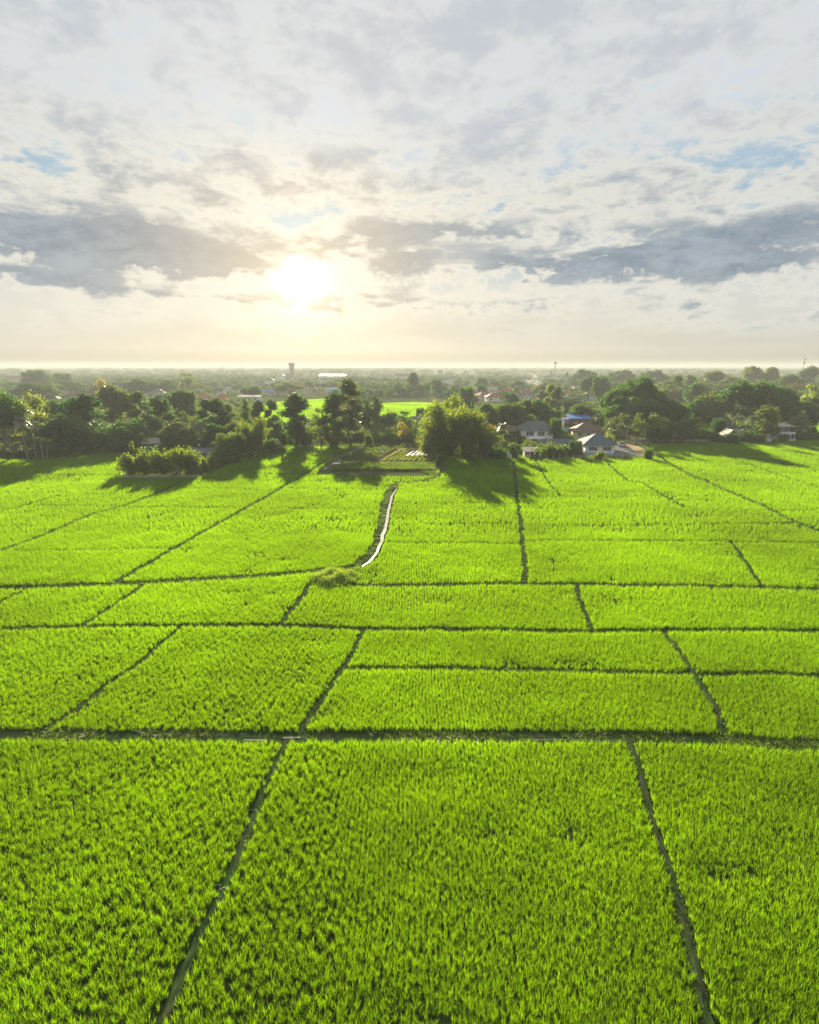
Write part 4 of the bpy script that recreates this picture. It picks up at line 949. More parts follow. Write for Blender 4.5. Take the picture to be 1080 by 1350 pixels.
# ------------------------------------------------------------------ far woods and undergrowth (uncountable)
fp = []
for i, (me, W0, H0) in enumerate(FARP): 
    o = bpy.data.objects.new('wood_piece', me); fp.append(o)
n = 10500; yy = 1350 + 4200 * rng.uniform(size=n) ** 0.8; xx = rng.uniform(-1, 1, n) * yy * 0.86
dens = vnoise(np.c_[xx, yy], 160, 3); k = dens > 0.38; xx, yy = xx[k], yy[k]; n = len(xx)
idx = rng.integers(0, len(fp), n); Hh = rng.uniform(7, 15, n) * (0.8 + 0.5 * vnoise(np.c_[xx, yy], 240, 4)); Ww = Hh * rng.uniform(0.9, 1.9, n)
W0s = np.array([f[1] for f in FARP])[idx]; H0s = np.array([f[2] for f in FARP])[idx]
m_ = 9000; y2 = 330 + 1050 * rng.uniform(size=m_) ** 0.75; x2 = rng.uniform(-1, 1, m_) * y2 * 0.86; Q2 = np.c_[x2, y2]; k = vnoise(Q2, 55, 13) > 0.42
for p in FARPOLY: k &= ~inside(Q2, p)
for q in VILL + [(440, 503, 60, 30)]:
    c = at(q[0], q[1]); rad = max(q[2], q[3]) * 0.62 + 3; k &= ~((np.hypot(x2 - c.x, y2 - c.y) < rad) | ((np.abs(x2 - c.x * y2 / c.y) < rad * 0.6) & (y2 < c.y) & (y2 > c.y - 0.16 * c.y)))
x2, y2 = x2[k], y2[k]; m_ = len(x2); i2 = rng.integers(0, len(fp), m_); h2 = rng.uniform(3.5, 8.5, m_) * (0.7 + 0.6 * vnoise(Q2[k], 90, 14)); w2 = h2 * rng.uniform(0.9, 1.8, m_)
xx = np.r_[xx, x2]; yy = np.r_[yy, y2]; idx = np.r_[idx, i2]; Hh = np.r_[Hh, h2]; Ww = np.r_[Ww, w2]; n = len(xx)
W0s = np.array([f[1] for f in FARP])[idx]; H0s = np.array([f[2] for f in FARP])[idx]
scatter('far_woods', np.c_[xx, yy, np.zeros(n)], rng.uniform(0, 6.28, n), np.c_[Ww / W0s, Ww / W0s, Hh / H0s], fp, idx, 'far hazy woods covering the plain up to the horizon', 'woods')
WOODS = [pxpoly(p) for p in ([(-60,603),(60,603),(110,598),(158,595),(262,598),(300,606),(335,598),(388,584),(470,582),(470,560),(330,560),(330,525),(-60,525)], [(470,582),(575,586),(575,560),(470,560)], [(592,601),(676,601),(690,583),(690,540),(592,540)], [(700,572),(800,560),(860,582),(1050,576),(1050,532),(700,535)], [(690,602),(760,602),(760,592),(690,592)], [(1050,578),(1120,578),(1120,582),(1050,583)])]
U_, H_ = [], []
for p, n in zip(WOODS, (3600, 700, 700, 3600, 160, 20)):
    A = np.array(p); G = rng.uniform(A.min(0), A.max(0), (n * 2, 2)); G = G[inside(G, p)][:n]
    U_.append(G); H_.append(rng.uniform(0.5, 1.25, len(G)) * (0.75 if n == 160 else 1))
U_ = np.vstack(U_); H_ = np.concatenate(H_)
BLOCK = [(705,574,60),(733,592,44),(784,594,48),(770,574,46),(757,560,44),(265,602,34),(207,592,22),(1026,579,34),(972,580,44),(948,566,26),(553,563,26),(845,578,12),(820,590,60),(697,602,22),(672,602,14),(673,576,18)]
kk = np.ones(len(U_), bool)
for u, v, wpx in BLOCK:
    c = at(u, v); kk &= np.hypot(U_[:, 0] - c.x, (U_[:, 1] - c.y) * 0.8) > wpx * px_m(c) * 0.5 + 1.0
U_, H_ = U_[kk], H_[kk]
ub = [bpy.data.objects.new('undergrowth_piece', PROTO['bush'][i][1]) for i in range(3)]
scatter('undergrowth', np.c_[U_, np.zeros(len(U_))], rng.uniform(0, 6.28, len(U_)), np.c_[H_ * 1.2, H_ * 1.2, H_], ub, rng.integers(0, 3, len(U_)), 'tangled undergrowth filling the wood floor between trees and houses', 'undergrowth')
# ------------------------------------------------------------------ houses
def hip(mb, w, d, z, h, ov=0.7, ridge=None, t=0.14, gable=False, mi=0):
    a, b = w / 2 + ov, d / 2 + ov; zb = z - ov * h / (d / 2 + ov) * 0.0
    r = (a if gable else (max(0.0, a - b) if ridge is None else ridge))
    for dz, up in ((0, 1), (-t, 0)):
        P = [(-a, -b, z + dz), (a, -b, z + dz), (a, b, z + dz), (-a, b, z + dz)]; q = [(-r, 0, z + h + dz), (r, 0, z + h + dz)]
        fs = [(P[0], P[1], q[1], q[0]), (P[2], P[3], q[0], q[1])]
        if not gable: fs += [(P[1], P[2], q[1]), (P[3], P[0], q[0])]
        for f in fs: mb.quad(f if up else f[::-1], mi)
    P = [(-a, -b), (a, -b), (a, b), (-a, b)]
    for i in range(4):
        p, q = P[i], P[(i + 1) % 4]
        if gable and i in (1, 3):
            apex = (p[0], 0, z + h); mb.quad([(p[0], p[1], z - t), (q[0], 0, z + h - t), (q[0], 0, z + h), (p[0], p[1], z)], mi); mb.quad([(q[0], 0, z + h - t), (q[0], q[1], z - t), (q[0], q[1], z), (q[0], 0, z + h)], mi)
        else: mb.quad([(p[0], p[1], z - t), (q[0], q[1], z - t), (q[0], q[1], z), (p[0], p[1], z)], mi)
def walls(mb, w, d, h, base=0.0, gable=0.0, mi=0):
    mb.box(-w / 2, w / 2, -d / 2, d / 2, base, h, mi)
    if gable:
        for sx_ in (-1, 1):
            x = sx_ * w / 2; f = [(x, -d / 2, h), (x, d / 2, h), (x, 0, h + gable)]; mb.quad(f if sx_ > 0 else f[::-1], mi)
            f2 = [(x - sx_ * 0.12, -d / 2, h), (x - sx_ * 0.12, 0, h + gable), (x - sx_ * 0.12, d / 2, h)]; mb.quad(f2 if sx_ > 0 else f2[::-1], mi)
def window(root, x, y, z, w, h, panes=3, mat='glass', fr='frame', side='front'):
    f = MB(); g = MB(); t = 0.09
    def bx(m, a0, a1, z0, z1, d0, d1):
        if side == 'front': m.box(x + a0, x + a1, y - d1, y - d0, z + z0, z + z1)
        elif side == 'left': m.box(x - d1, x - d0, y + a0, y + a1, z + z0, z + z1)
        else: m.box(x + d0, x + d1, y + a0, y + a1, z + z0, z + z1)
    bx(f, -w / 2 - t, w / 2 + t, -t, 0, 0.003, 0.10); bx(f, -w / 2 - t, w / 2 + t, h, h + t, 0.003, 0.10)
    for i in range(panes + 1):
        a = -w / 2 - t + i * (w + t) / panes; bx(f, a, a + t, 0.0, h, 0.005, 0.085)
    bx(g, -w / 2, w / 2, 0.002, h - 0.002, 0.004, 0.035)
    o = f.build('window', M[fr], root); g.build('pane', M[mat], o); return o
def door(root, x, y, z, w, h, mat='door'):
    d = MB().box(x - w / 2, x + w / 2, y - 0.06, y - 0.004, z, z + h).build('door', M[mat], root)
    MB().box(x + w * 0.32, x + w * 0.40, y - 0.10, y - 0.062, z + h * 0.45, z + h * 0.5).build('handle', M['steel'], d); return d
def house(name, u, v, rz, label, cat='house', group=None):
    return tag(empty(name, at(u, v), R(rz)), label, cat, group)
def px(u, v): return px_m(at(u, v))
# white house with slate blue hip roof
h = house('bungalow', 786, 596, -4, 'white bungalow with a slate blue hip roof and two wide windows beside the rice')
m = MB(); walls(m, 8.4, 8, 3.0); m.build('wall', M['white'], h)
m = MB(); hip(m, 8.4, 8, 2.95, 2.7, 0.95, 0.5); m.build('roof', M['slate_roof'], h)
m = MB(); m.box(-4.22, 4.22, -4.03, -3.998, 0.0, 0.55); m.build('plinth_band', M['skyblue'], h)
window(h, -2.0, -4.0, 1.05, 2.3, 1.15, 4); window(h, 2.0, -4.0, 1.05, 2.3, 1.15, 4); window(h, -4.2, 0.5, 1.05, 1.4, 1.1, 2, side='left')
MB().box(-0.35, 0.15, -4.45, -4.04, 0.3, 0.85).build('air_conditioner', M['concrete'], h)
m = MB(); m.box(-4.6, 4.6, -5.0, -4.06, -0.05, 0.12); m.build('apron_slab', M['concrete'], h)
# grey-green hip roofed house
h = house('villa', 706, 581, -6, 'white house with a wide grey-green hip roof and a pale lean-to in front')
m = MB(); walls(m, 10.6, 8, 4.3); m.build('wall', M['white'], h)
m = MB(); hip(m, 10.6, 8, 4.25, 2.6, 0.9, 2.6); m.build('roof', M['grey_roof'], h)
window(h, -2.4, -4.0, 2.2, 2.4, 1.5, 3); window(h, 1.3, -4.0, 2.2, 2.2, 1.5, 3); window(h, 4.0, -4.0, 2.4, 1.1, 1.2, 2); window(h, -5.3, 0, 2.2, 1.4, 1.3, 2, side='left')
m = MB(); m.quad([(-4.0, -4.06, 2.0), (-4.0, -6.6, 1.6), (2.2, -6.6, 1.6), (2.2, -4.06, 2.0)][::-1]); m.quad([(-4.0, -4.06, 1.9), (-4.0, -6.6, 1.5), (2.2, -6.6, 1.5), (2.2, -4.06, 1.9)]); m.box(-4.0, 2.2, -6.66, -6.602, 1.38, 1.62)
lt = m.build('porch_roof', M['white'], h)
for x in (-3.7, -0.9, 1.9): MB().tube([(x, -6.4, -0.1), (x, -6.4, 1.5)], 0.07, 6).build('porch_post', M['white'], h)
door(h, -0.6, -4.0, 0.0, 1.0, 1.8)
# long low building
h = house('annex', 733, 593, -3, 'long low building with a plain grey tiled roof between the two white houses', 'building')
m = MB(); walls(m, 9.2, 4.4, 1.9, 0, 1.2); m.build('wall', M['cream'], h)
m = MB(); hip(m, 9.2, 4.4, 1.9, 1.5, 0.5, gable=True); m.build('roof', M['grey_roof'], h)
window(h, -2.4, -2.2, 0.8, 1.2, 0.8, 2); door(h, 0.8, -2.2, 0.0, 0.9, 1.8)
# arched white low annex
h = house('outbuilding', 755, 598, -20, 'small white outbuilding with an arched opening at the left of the white bungalow', 'building')
m = MB(); walls(m, 3.2, 2.4, 1.4, 0, 0.5); m.build('wall', M['white'], h)
m = MB(); hip(m, 3.2, 2.4, 1.4, 0.6, 0.3, gable=True); m.build('roof', M['grey_roof'], h)
m = MB(); pts = [(-0.7, -1.21, 0.0), (0.7, -1.21, 0.0)] + [(0.7 * math.cos(a), -1.21, 0.6 + 0.5 * math.sin(a)) for a in np.linspace(0, math.pi, 9)]; m.quad(pts); m.build('arched_door', M['door'], h)
# brown hip roof
h = house('brown_roofed_house', 772, 577, -8, 'house with a brown hip roof just behind the white bungalow')
m = MB(); walls(m, 9.0, 8, 2.8); m.build('wall', M['cream'], h)
m = MB(); hip(m, 9.0, 8, 2.75, 2.8, 0.9, 0.9); m.build('roof', M['brown_roof'], h)
window(h, -2.6, -4.0, 1.0, 1.5, 1.1, 2); door(h, 0.3, -4.0, 0.0, 0.95, 2.0)
# blue roofed two storey
h = house('timber_house', 757, 568, -5, 'dark brown two-storey timber house with bright blue sheet roofs')
m = MB(); walls(m, 9.4, 6.5, 4.9); m.build('wall', M['wood'], h)
m = MB(); m.quad([(-3.4, -4.4, 5.3), (5.4, -4.4, 5.3), (5.0, 3.6, 6.3), (-3.0, 3.6, 6.3)]); m.quad([(-3.4, -4.4, 5.2), (5.4, -4.4, 5.2), (5.0, 3.6, 6.2), (-3.0, 3.6, 6.2)][::-1]); m.box(-3.4, 5.4, -4.46, -4.402, 5.1, 5.32)
m.build('roof', M['blue_sheet'], h)
m = MB(); m.quad([(-6.2, -4.9, 4.3), (-2.6, -4.9, 4.3), (-2.6, -1.5, 5.0), (-6.2, -1.5, 5.0)]); m.quad([(-6.2, -4.9, 4.2), (-2.6, -4.9, 4.2), (-2.6, -1.5, 4.9), (-6.2, -1.5, 4.9)][::-1]); m.box(-6.2, -2.6, -4.96, -4.902, 4.1, 4.32)
m.quad([(5.3, -4.2, 4.7), (7.0, -4.2, 4.2), (7.0, 2.5, 4.2), (5.3, 2.5, 4.7)]); m.build('side_roof', M['blue_sheet'], h)
window(h, -0.2, -3.25, 3.3, 1.5, 1.3, 2, fr='white'); window(h, 3.0, -3.25, 3.3, 1.8, 1.3, 2, fr='white'); window(h, -3.5, -3.25, 3.3, 1.0, 1.1, 2)
for x in (-5.9, -3.0): MB().tube([(x, -4.6, -0.1), (x, -4.6, 4.22)], 0.1, 6).build('post', M['wood'], h)
MB().box(-5.6, -2.9, -4.2, -3.6, 0.0, 1.9).build('ground_floor_wall', M['skyblue'], h)
# long pale roof behind
h = house('warehouse', 703, 566, -4, 'long pale sheet-roofed building behind the grey-roofed house', 'building')
m = MB(); walls(m, 12.5, 6, 2.8, 0, 0.9); m.build('wall', M['cream'], h); m = MB(); hip(m, 12.5, 6, 2.8, 1.0, 0.5, gable=True); m.build('roof', M['fibre_roof'], h)
window(h, -3.5, -3.0, 1.2, 1.4, 1.0, 2); door(h, 2.0, -3.0, 0.0, 1.4, 2.1)
# brown house left
h = house('cottage', 674, 579, 8, 'small brown cottage half hidden between the palms and the grey-roofed house')
m = MB(); walls(m, 4.6, 5, 3.2); m.build('wall', M['wood'], h); m = MB(); hip(m, 4.6, 5, 3.15, 1.7, 0.8, 0.3); m.build('roof', M['brown_roof'], h)
window(h, -0.9, -2.5, 1.2, 1.1, 1.0, 2); door(h, 1.1, -2.5, 0.0, 0.9, 2.0)
# tan shed
h = house('shed', 698, 603, -3, 'tan-walled shed with a weathered sheet roof at the edge of the rice', 'shed')
m = MB(); walls(m, 3.3, 2.6, 1.9); m.build('wall', M['cream'], h)
m = MB(); m.quad([(-2.0, -2.0, 1.95), (2.0, -2.0, 1.95), (2.0, 1.8, 2.75), (-2.0, 1.8, 2.75)]); m.quad([(-2.0, -2.0, 1.88), (2.0, -2.0, 1.88), (2.0, 1.8, 2.68), (-2.0, 1.8, 2.68)][::-1]); m.box(-2.0, 2.0, -2.05, -2.002, 1.84, 1.97); m.build('roof', M['tin_roof'], h)
door(h, 0.7, -1.3, 0.0, 0.9, 1.7); window(h, -0.8, -1.3, 0.9, 0.8, 0.6, 2)
# white utility box
h = house('utility_box', 672, 604, 3, 'small white block with two white tanks on top at the edge of the rice', 'utility box')
m = MB(); walls(m, 1.75, 1.4, 1.25); m.box(-0.95, 0.95, -0.78, 0.78, 1.25, 1.35); m.build('wall', M['white'], h)
for x in (-0.5, 0.25): MB().tube([(x, 0, 1.36), (x, 0, 1.75), (x, 0, 1.85)], [0.26, 0.26, 0.12], 10).build('tank', M['cloth'], h)
# maroon and white house
h = house('two_storey_house', 1026, 580, 6, 'small two-storey house, maroon above and white with light blue below, at the right field edge')
m = MB(); walls(m, 5.4, 5, 2.5); m.build('wall', M['white'], h); m = MB(); m.box(-2.2, 2.7, -2.5, 2.5, 2.503, 5.0); m.build('upper_wall', M['maroon'], h)
m = MB(); hip(m, 5.2, 5, 5.0, 0.9, 0.9, 1.6); m.build('roof', M['fibre_roof'], h)
window(h, -1.0, -2.5, 3.2, 1.1, 1.1, 2); window(h, 1.3, -2.5, 3.2, 1.1, 1.1, 2); window(h, -0.9, -2.5, 1.0, 1.2, 1.1, 2, fr='skyblue'); door(h, 1.4, -2.5, 0.0, 1.0, 2.0)
m = MB(); m.box(-3.0, 2.9, -3.9, -2.56, 2.42, 2.55); m.build('balcony', M['skyblue'], h)
for x in (-2.8, -0.1, 2.7): MB().tube([(x, -3.75, 0), (x, -3.75, 2.42)], 0.09, 6).build('porch_post', M['skyblue'], h)
m = MB(); m.box(-3.0, 2.9, -3.9, -3.84, 2.56, 3.2); m.build('balustrade', M['white'], h)
# gate wall
h = tag(empty('garden_wall', at(1025, 582.5), R(4)), 'low white garden wall with a dark red gate before the maroon and white house', 'wall')
m = MB(); m.box(-3.8, -2.5, -0.1, 0.1, 0, 0.9); m.box(0.0, 6.0, -0.1, 0.1, 0, 0.8); m.build('panel', M['white'], h)
MB().box(-2.45, -0.05, -0.06, 0.06, 0.05, 1.0).build('gate', M['maroon'], h)
for x in (-3.9, -2.45, 0.0, 3.0, 6.1): MB().box(x - 0.16, x + 0.16, -0.17, 0.17, 0, 1.15).build('pillar', M['white'], h)
# small white pavilion right
h = house('boat_shaped_trough', 1061, 579, 4, 'small white basin standing by the path right of the garden wall', 'basin')
m = MB(); 
for i in range(12):
    a, b = 2 * math.pi * i / 12, 2 * math.pi * (i + 1) / 12
    for (r0, z0, r1, z1) in ((0.8, 0, 1.15, 0.6), (1.15, 0.6, 1.0, 0.6), (1.0, 0.6, 0.7, 0.15)):
        m.quad([(r0 * math.cos(a), r0 * math.sin(a) * 0.6, z0), (r0 * math.cos(b), r0 * math.sin(b) * 0.6, z0), (r1 * math.cos(b), r1 * math.sin(b) * 0.6, z1), (r1 * math.cos(a), r1 * math.sin(a) * 0.6, z1)])
m.quad([(0.7 * math.cos(2 * math.pi * i / 12), 0.42 * math.sin(2 * math.pi * i / 12), 0.15) for i in range(12)])
m.build('bowl', M['white'], h); h.name = 'basin'
# teal walled house
h = house('raised_house', 948, 569, 2, 'grey-roofed house with brown upper floor and teal front behind the field-edge trees')
m = MB(); walls(m, 6.4, 6, 2.6); m.build('wall', M['teal'], h); m = MB(); m.box(-3.0, 3.0, -2.9, 2.9, 2.603, 4.6); m.build('upper_wall', M['wood'], h)
m = MB(); hip(m, 6.2, 6, 4.6, 1.5, 0.7, 1.4); m.build('roof', M['grey_roof'], h); window(h, -1.4, -2.9, 3.2, 1.0, 0.9, 2); window(h, 1.2, -2.9, 3.2, 1.0, 0.9, 2); window(h, -1.4, -3.0, 1.0, 1.1, 0.9, 2); door(h, 0.6, -3.0, 0, 0.9, 1.9)
m = MB(); m.quad([(-0.5, -5.2, 2.2), (4.6, -5.2, 2.2), (4.6, -2.95, 2.6), (-0.5, -2.95, 2.6)]); m.quad([(-0.5, -5.2, 2.12), (4.6, -5.2, 2.12), (4.6, -2.95, 2.52), (-0.5, -2.95, 2.52)][::-1]); m.build('awning', M['skyblue'], h)
for x in (-0.3, 4.4): MB().tube([(x, -5.0, 0), (x, -5.0, 2.15)], 0.07, 6).build('awning_post', M['wood'], h)
# old wooden house
h = house('old_wooden_house', 970, 581, -6, 'weathered grey wooden house with two steep gables at the field edge')
m = MB(); walls(m, 8.6, 5, 2.2); m.build('wall', M['concrete'], h)
for x, wd in ((-2.7, 3.2), (0.3, 2.8)):
    m = MB(); z = 2.22; hh = 1.9
    for sg in (-1, 1): m.quad([(x, -3.2, z + hh), (x, 3.0, z + hh), (x + sg * (wd / 2 + 0.5), 3.0, z - 0.3), (x + sg * (wd / 2 + 0.5), -3.2, z - 0.3)][::sg]); m.quad([(x, -3.2, z + hh - 0.1), (x, 3.0, z + hh - 0.1), (x + sg * (wd / 2 + 0.5), 3.0, z - 0.4), (x + sg * (wd / 2 + 0.5), -3.2, z - 0.4)][::-sg])
    m.build('gable_roof', M['tin_roof'], h)
    g_ = MB(); g_.quad([(x - wd / 2, -2.505, z), (x + wd / 2, -2.505, z), (x, -2.505, z + hh - 0.15)]); g_.build('gable_board', M['wood'], h)
m = MB(); m.quad([(1.8, -3.1, 2.2), (4.9, -3.1, 2.2), (4.9, 2.9, 3.1), (1.8, 2.9, 3.1)]); m.quad([(1.8, -3.1, 2.12), (4.9, -3.1, 2.12), (4.9, 2.9, 3.02), (1.8, 2.9, 3.02)][::-1]); m.build('side_roof', M['tin_roof'], h)
window(h, 1.6, -2.5, 0.9, 0.9, 0.8, 2, fr='wood'); window(h, 3.4, -2.5, 0.9, 0.9, 0.8, 2, fr='wood'); door(h, -2.7, -2.5, 0, 1.0, 1.8)
# tin roofs among trees
for (u, v, w_, lab, rf, rz) in ((908, 574, 7, 'low house with a bluish tin roof behind the round sunlit-edged tree', 'slate_roof', 5), (879, 577, 7, 'low hut with a patched pale blue sheet roof right of the bright green tree', 'fibre_roof', -8), (886, 583, 5, 'small grey-roofed hut at the wall, below the patched pale blue sheet roof', 'tin_roof', 10)):
    h = house('hut', u, v, rz, lab, 'hut'); m = MB(); walls(m, w_, 4, 2.2, 0, 0.9); m.build('wall', M['wood'], h); m = MB(); hip(m, w_, 4, 2.2, 1.1, 0.5, gable=True); m.build('roof', M[rf], h); window(h, -w_ / 4, -2, 0.9, 1.0, 0.8, 2); door(h, w_ / 5, -2, 0, 0.9, 1.8)
# teal shelter
h = house('shelter', 845, 581, 3, 'small shelter with a teal roof on thin posts, left of the bright green tree', 'shelter')
for x, y in ((-0.8, -0.8), (0.8, -0.8), (0.8, 0.8), (-0.8, 0.8)): MB().tube([(x, y, -0.1), (x, y, 3.3)], 0.06, 6).build('post', M['white'], h)
m = MB(); hip(m, 1.6, 1.6, 3.3, 0.5, 0.5, 0.2); m.build('roof', M['teal'], h)
# grey gabled house behind garden
h = house('grey_house', 553, 568, 12, 'shaded grey gabled house beyond the lawn of the garden')
m = MB(); walls(m, 6.2, 7, 3.8, 0, 1.7); m.build('wall', M['concrete'], h); m = MB(); hip(m, 6.2, 7, 3.8, 2.0, 0.7, gable=True); m.build('roof', M['grey_roof'], h); window(h, -1.5, -3.5, 1.4, 1.2, 1.1, 2); door(h, 1.2, -3.5, 0, 0.9, 2.0); window(h, -3.1, 0.5, 1.4, 1.2, 1.1, 2, side='left')
# left huts
h = house('grey_hut', 266, 605, -4, 'low hut with grey sheet roof and pale blue wall, right of the bushy island', 'hut')
m = MB(); walls(m, 6.0, 3.2, 1.9); m.build('wall', M['skyblue'], h); m = MB(); m.quad([(-3.7, -2.6, 1.95), (3.3, -2.6, 1.95), (3.3, 2.2, 2.9), (-3.7, 2.2, 2.9)]); m.quad([(-3.7, -2.6, 1.87), (3.3, -2.6, 1.87), (3.3, 2.2, 2.82), (-3.7, 2.2, 2.82)][::-1]); m.box(-3.7, 3.3, -2.65, -2.602, 1.83, 1.97); m.build('roof', M['grey_roof'], h)
door(h, 1.6, -1.6, 0, 0.9, 1.75); window(h, -1.3, -1.6, 0.9, 1.1, 0.7, 2)
h = house('tarpaulin_house', 205, 595, 6, 'dark house with light blue tarpaulins in the shade of the left wood')
m = MB(); walls(m, 5.2, 4, 2.7); m.build('wall', M['wood'], h); m = MB(); hip(m, 5.2, 4, 2.7, 1.4, 0.5, gable=True); m.build('roof', M['tin_roof'], h)
m = MB(); m.quad([(-2.6, -2.6, 0.3), (-0.5, -2.7, 0.2), (-0.6, -2.1, 2.0), (-2.5, -2.1, 1.9)]); m.quad([(0.4, -2.7, 0.2), (2.2, -2.6, 0.3), (2.0, -2.1, 2.2), (0.6, -2.1, 2.3)]); m.build('tarpaulin', M['teal'], h)
h = house('tiled_house', 182, 562, 30, 'house with sunlit pale tiled roof poking out of the dark left wood')
m = MB(); walls(m, 8, 7, 4.5); m.build('wall', M['white'], h); m = MB(); hip(m, 8, 7, 4.5, 3.0, 0.8, 0.8); m.build('roof', M['orange_roof'], h); window(h, -2, -3.5, 1.4, 1.4, 1.2, 2); window(h, 2, -3.5, 1.4, 1.4, 1.2, 2)
# ------------------------------------------------------------------ village: small far houses
def small_house(u, v, w, d, hw, hr, wall, roof, rz, label, gable=False, name='village_house', grp='hazy village houses', cat='house', two=False):
    h = tag(empty(name, at(u, v), R(rz)), label, cat, grp)
    m = MB(); walls(m, w, d, hw, 0, hr * 0.8 if gable else 0); m.build('wall', M[wall], h)
    m = MB(); hip(m, w, d, hw, hr, 0.7, gable=gable); m.build('roof', M[roof], h)
    for x in ((-w * 0.28, w * 0.28) if w > 7 else (0,)): window(h, x, -d / 2, 1.1, min(1.8, w * 0.2), 1.2, 2)
    return h
for q in VILL: small_house(q[0], q[1], *q[2:9], q[9], gable=q[10])
# glaring metal roofed factory
h = tag(empty('factory', at(440, 503), R(-6)), 'factory whose metal roof flashes brightly in the sun in the far middle', 'factory')
m = MB(); walls(m, 44, 22, 10, 0, 2); m.build('wall', M['cream'], h); m = MB(); hip(m, 44, 22, 10, 2.0, 1, gable=True); m.build('roof', M['bright_roof'], h)
for i in range(6): window(h, -18 + i * 7.2, -11, 3, 4, 2.5, 3)
# ------------------------------------------------------------------ towers, poles
P0 = at(745.3, 515); s_ = px_m(P0)
h = tag(empty('water_tower', P0), 'slim light blue water tower with a ball tank above the red roofs', 'water tower')
zt = top_z(P0.y, 489.5); MB().tube([(0, 0, -0.5), (0, 0, zt - 4.5)], [0.85, 0.7], 12).build('shaft', M['skyblue'], h)
m = MB(); m.tube([(0, 0, zt - 5.0), (0, 0, zt - 3.6), (0, 0, zt - 2.2), (0, 0, zt - 0.9), (0, 0, zt)], [0.7, 1.7, 1.95, 1.5, 0.3], 14); m.build('tank', M['steel'], h)
m = MB(); m.tube([(0, 0, zt - 5.2), (0, 0, zt - 5.0)], [1.5, 1.5], 14); m.build('gallery', M['steel'], h)
P0 = at(385.5, 501); zt = top_z(P0.y, 478.5)
h = tag(empty('square_water_tower', P0, R(5)), 'tall square concrete water tower standing out on the hazy horizon left of the sun glare', 'water tower')
m = MB()
for x in (-3.2, 3.2):
    for y in (-3.2, 3.2): m.box(x - 0.7, x + 0.7, y - 0.7, y + 0.7, -1, zt - 5.6)
for z in (8, 15, 20): m.box(-3.2, 3.2, -3.2, 3.2, z, z + 0.9)
m.box(-2.4, 2.4, -2.4, 2.4, 0, zt - 6); m.build('frame', M['concrete'], h)
MB().box(-4.9, 4.9, -4.9, 4.9, zt - 5.6, zt - 0.8).build('tank', M['concrete'], h); MB().box(-5.3, 5.3, -5.3, 5.3, zt - 0.8, zt).build('roof', M['concrete'], h)
P0 = at(731.3, 496); zt = top_z(P0.y, 476.5)
h = tag(empty('mushroom_water_tower', P0), 'mushroom-shaped water tower faint on the horizon left of the blue one', 'water tower')
MB().tube([(0, 0, -0.5), (0, 0, zt - 7)], [1.7, 1.4], 12).build('shaft', M['concrete'], h); MB().tube([(0, 0, zt - 7.5), (0, 0, zt - 3.5), (0, 0, zt - 2), (0, 0, zt)], [1.4, 4.9, 4.9, 0.8], 16).build('tank', M['concrete'], h)
def mast(u, v, vt, w, label, mat):
    P0 = at(u, v); zt = top_z(P0.y, vt); h = tag(empty('lattice_mast', P0), label, 'mast', 'lattice masts'); m = MB(); n = 12
    for i in range(n):
        z0, z1 = zt * i / n, zt * (i + 1) / n; a0, a1 = w * (1 - 0.8 * i / n), w * (1 - 0.8 * (i + 1) / n)
        c0 = [(-a0, -a0), (a0, -a0), (a0, a0), (-a0, a0)]; c1 = [(-a1, -a1), (a1, -a1), (a1, a1), (-a1, a1)]
        for j in range(4):
            k = (j + 1) % 4; m.tube([(*c0[j], z0), (*c1[j], z1)], 0.13, 4); m.tube([(*c0[j], z0), (*c1[k], z1)], 0.09, 4); m.tube([(*c1[j], z1), (*c1[k], z1)], 0.09, 4)
    m.build('lattice', M[mat], h)
    for f in (0.78, 0.93): MB().tube([(0, 0, zt * f), (0, 0, zt * f + 2.4)], [w * 0.8 + 0.6] * 2, 8).build('antenna_ring', M['steel'], h)
mast(1056, 503, 472.5, 2.0, 'lattice radio mast above the trees at the right edge of the skyline', 'steel')
mast(726, 507, 488.5, 0.9, 'slim red and white lattice mast behind the smoke', 'red_paint')
mast(1079, 501, 480, 1.2, 'second lattice mast cut by the right border of the photo', 'steel')
def pole(u, v, vt, label, mat='post', lamp=False, r=0.11):
    P0 = at(u, v); zt = top_z(P0.y, vt); h = tag(empty('street_lamp' if lamp else 'utility_pole', P0), label, 'street lamp' if lamp else 'pole', 'poles in the village')
    MB().tube([(0, 0, -0.3), (0, 0, zt)], [r * 1.3, r * 0.8], 7).build('pole', M[mat], h)
    if lamp: MB().tube([(0, 0, zt), (0.5, 0, zt + 0.25), (1.5, 0, zt + 0.3)], 0.06, 5).build('arm', M['steel'], h); MB().box(1.2, 1.9, -0.14, 0.14, zt + 0.2, zt + 0.33).build('lamp_head', M['frame'], h)
    else: MB().box(-0.9, 0.9, -0.06, 0.06, zt - 0.7, zt - 0.55).build('crossarm', M['wood'], h)
pole(681, 562, 545, 'white pole left of the long pale roof'); pole(713, 553, 542, 'street lamp above the long pale roof', lamp=True)
pole(540.5, 576, 551, 'white pole on the lawn beside the yellow-leaved tree'); pole(459.5, 588, 530, 'tall pale pole beside the trunk of the emergent tree', 'bark_pale', r=0.1)
pole(732.5, 545, 530, 'pole below the two-toned pair of trees'); pole(512, 560, 538, 'short dark pole before the middle bright field', 'bark')
pole(763, 505, 487, 'left of two dark poles on the horizon right of the blue water tower', 'bark', r=0.35); pole(767, 505, 487.5, 'right of two dark poles on the horizon right of the blue water tower', 'bark', r=0.35)
pole(706, 512, 491, 'thin pale pole rising from the smoke', r=0.2); pole(916, 583, 560, 'thin post beside the round sunlit-edged tree', 'bark_pale')
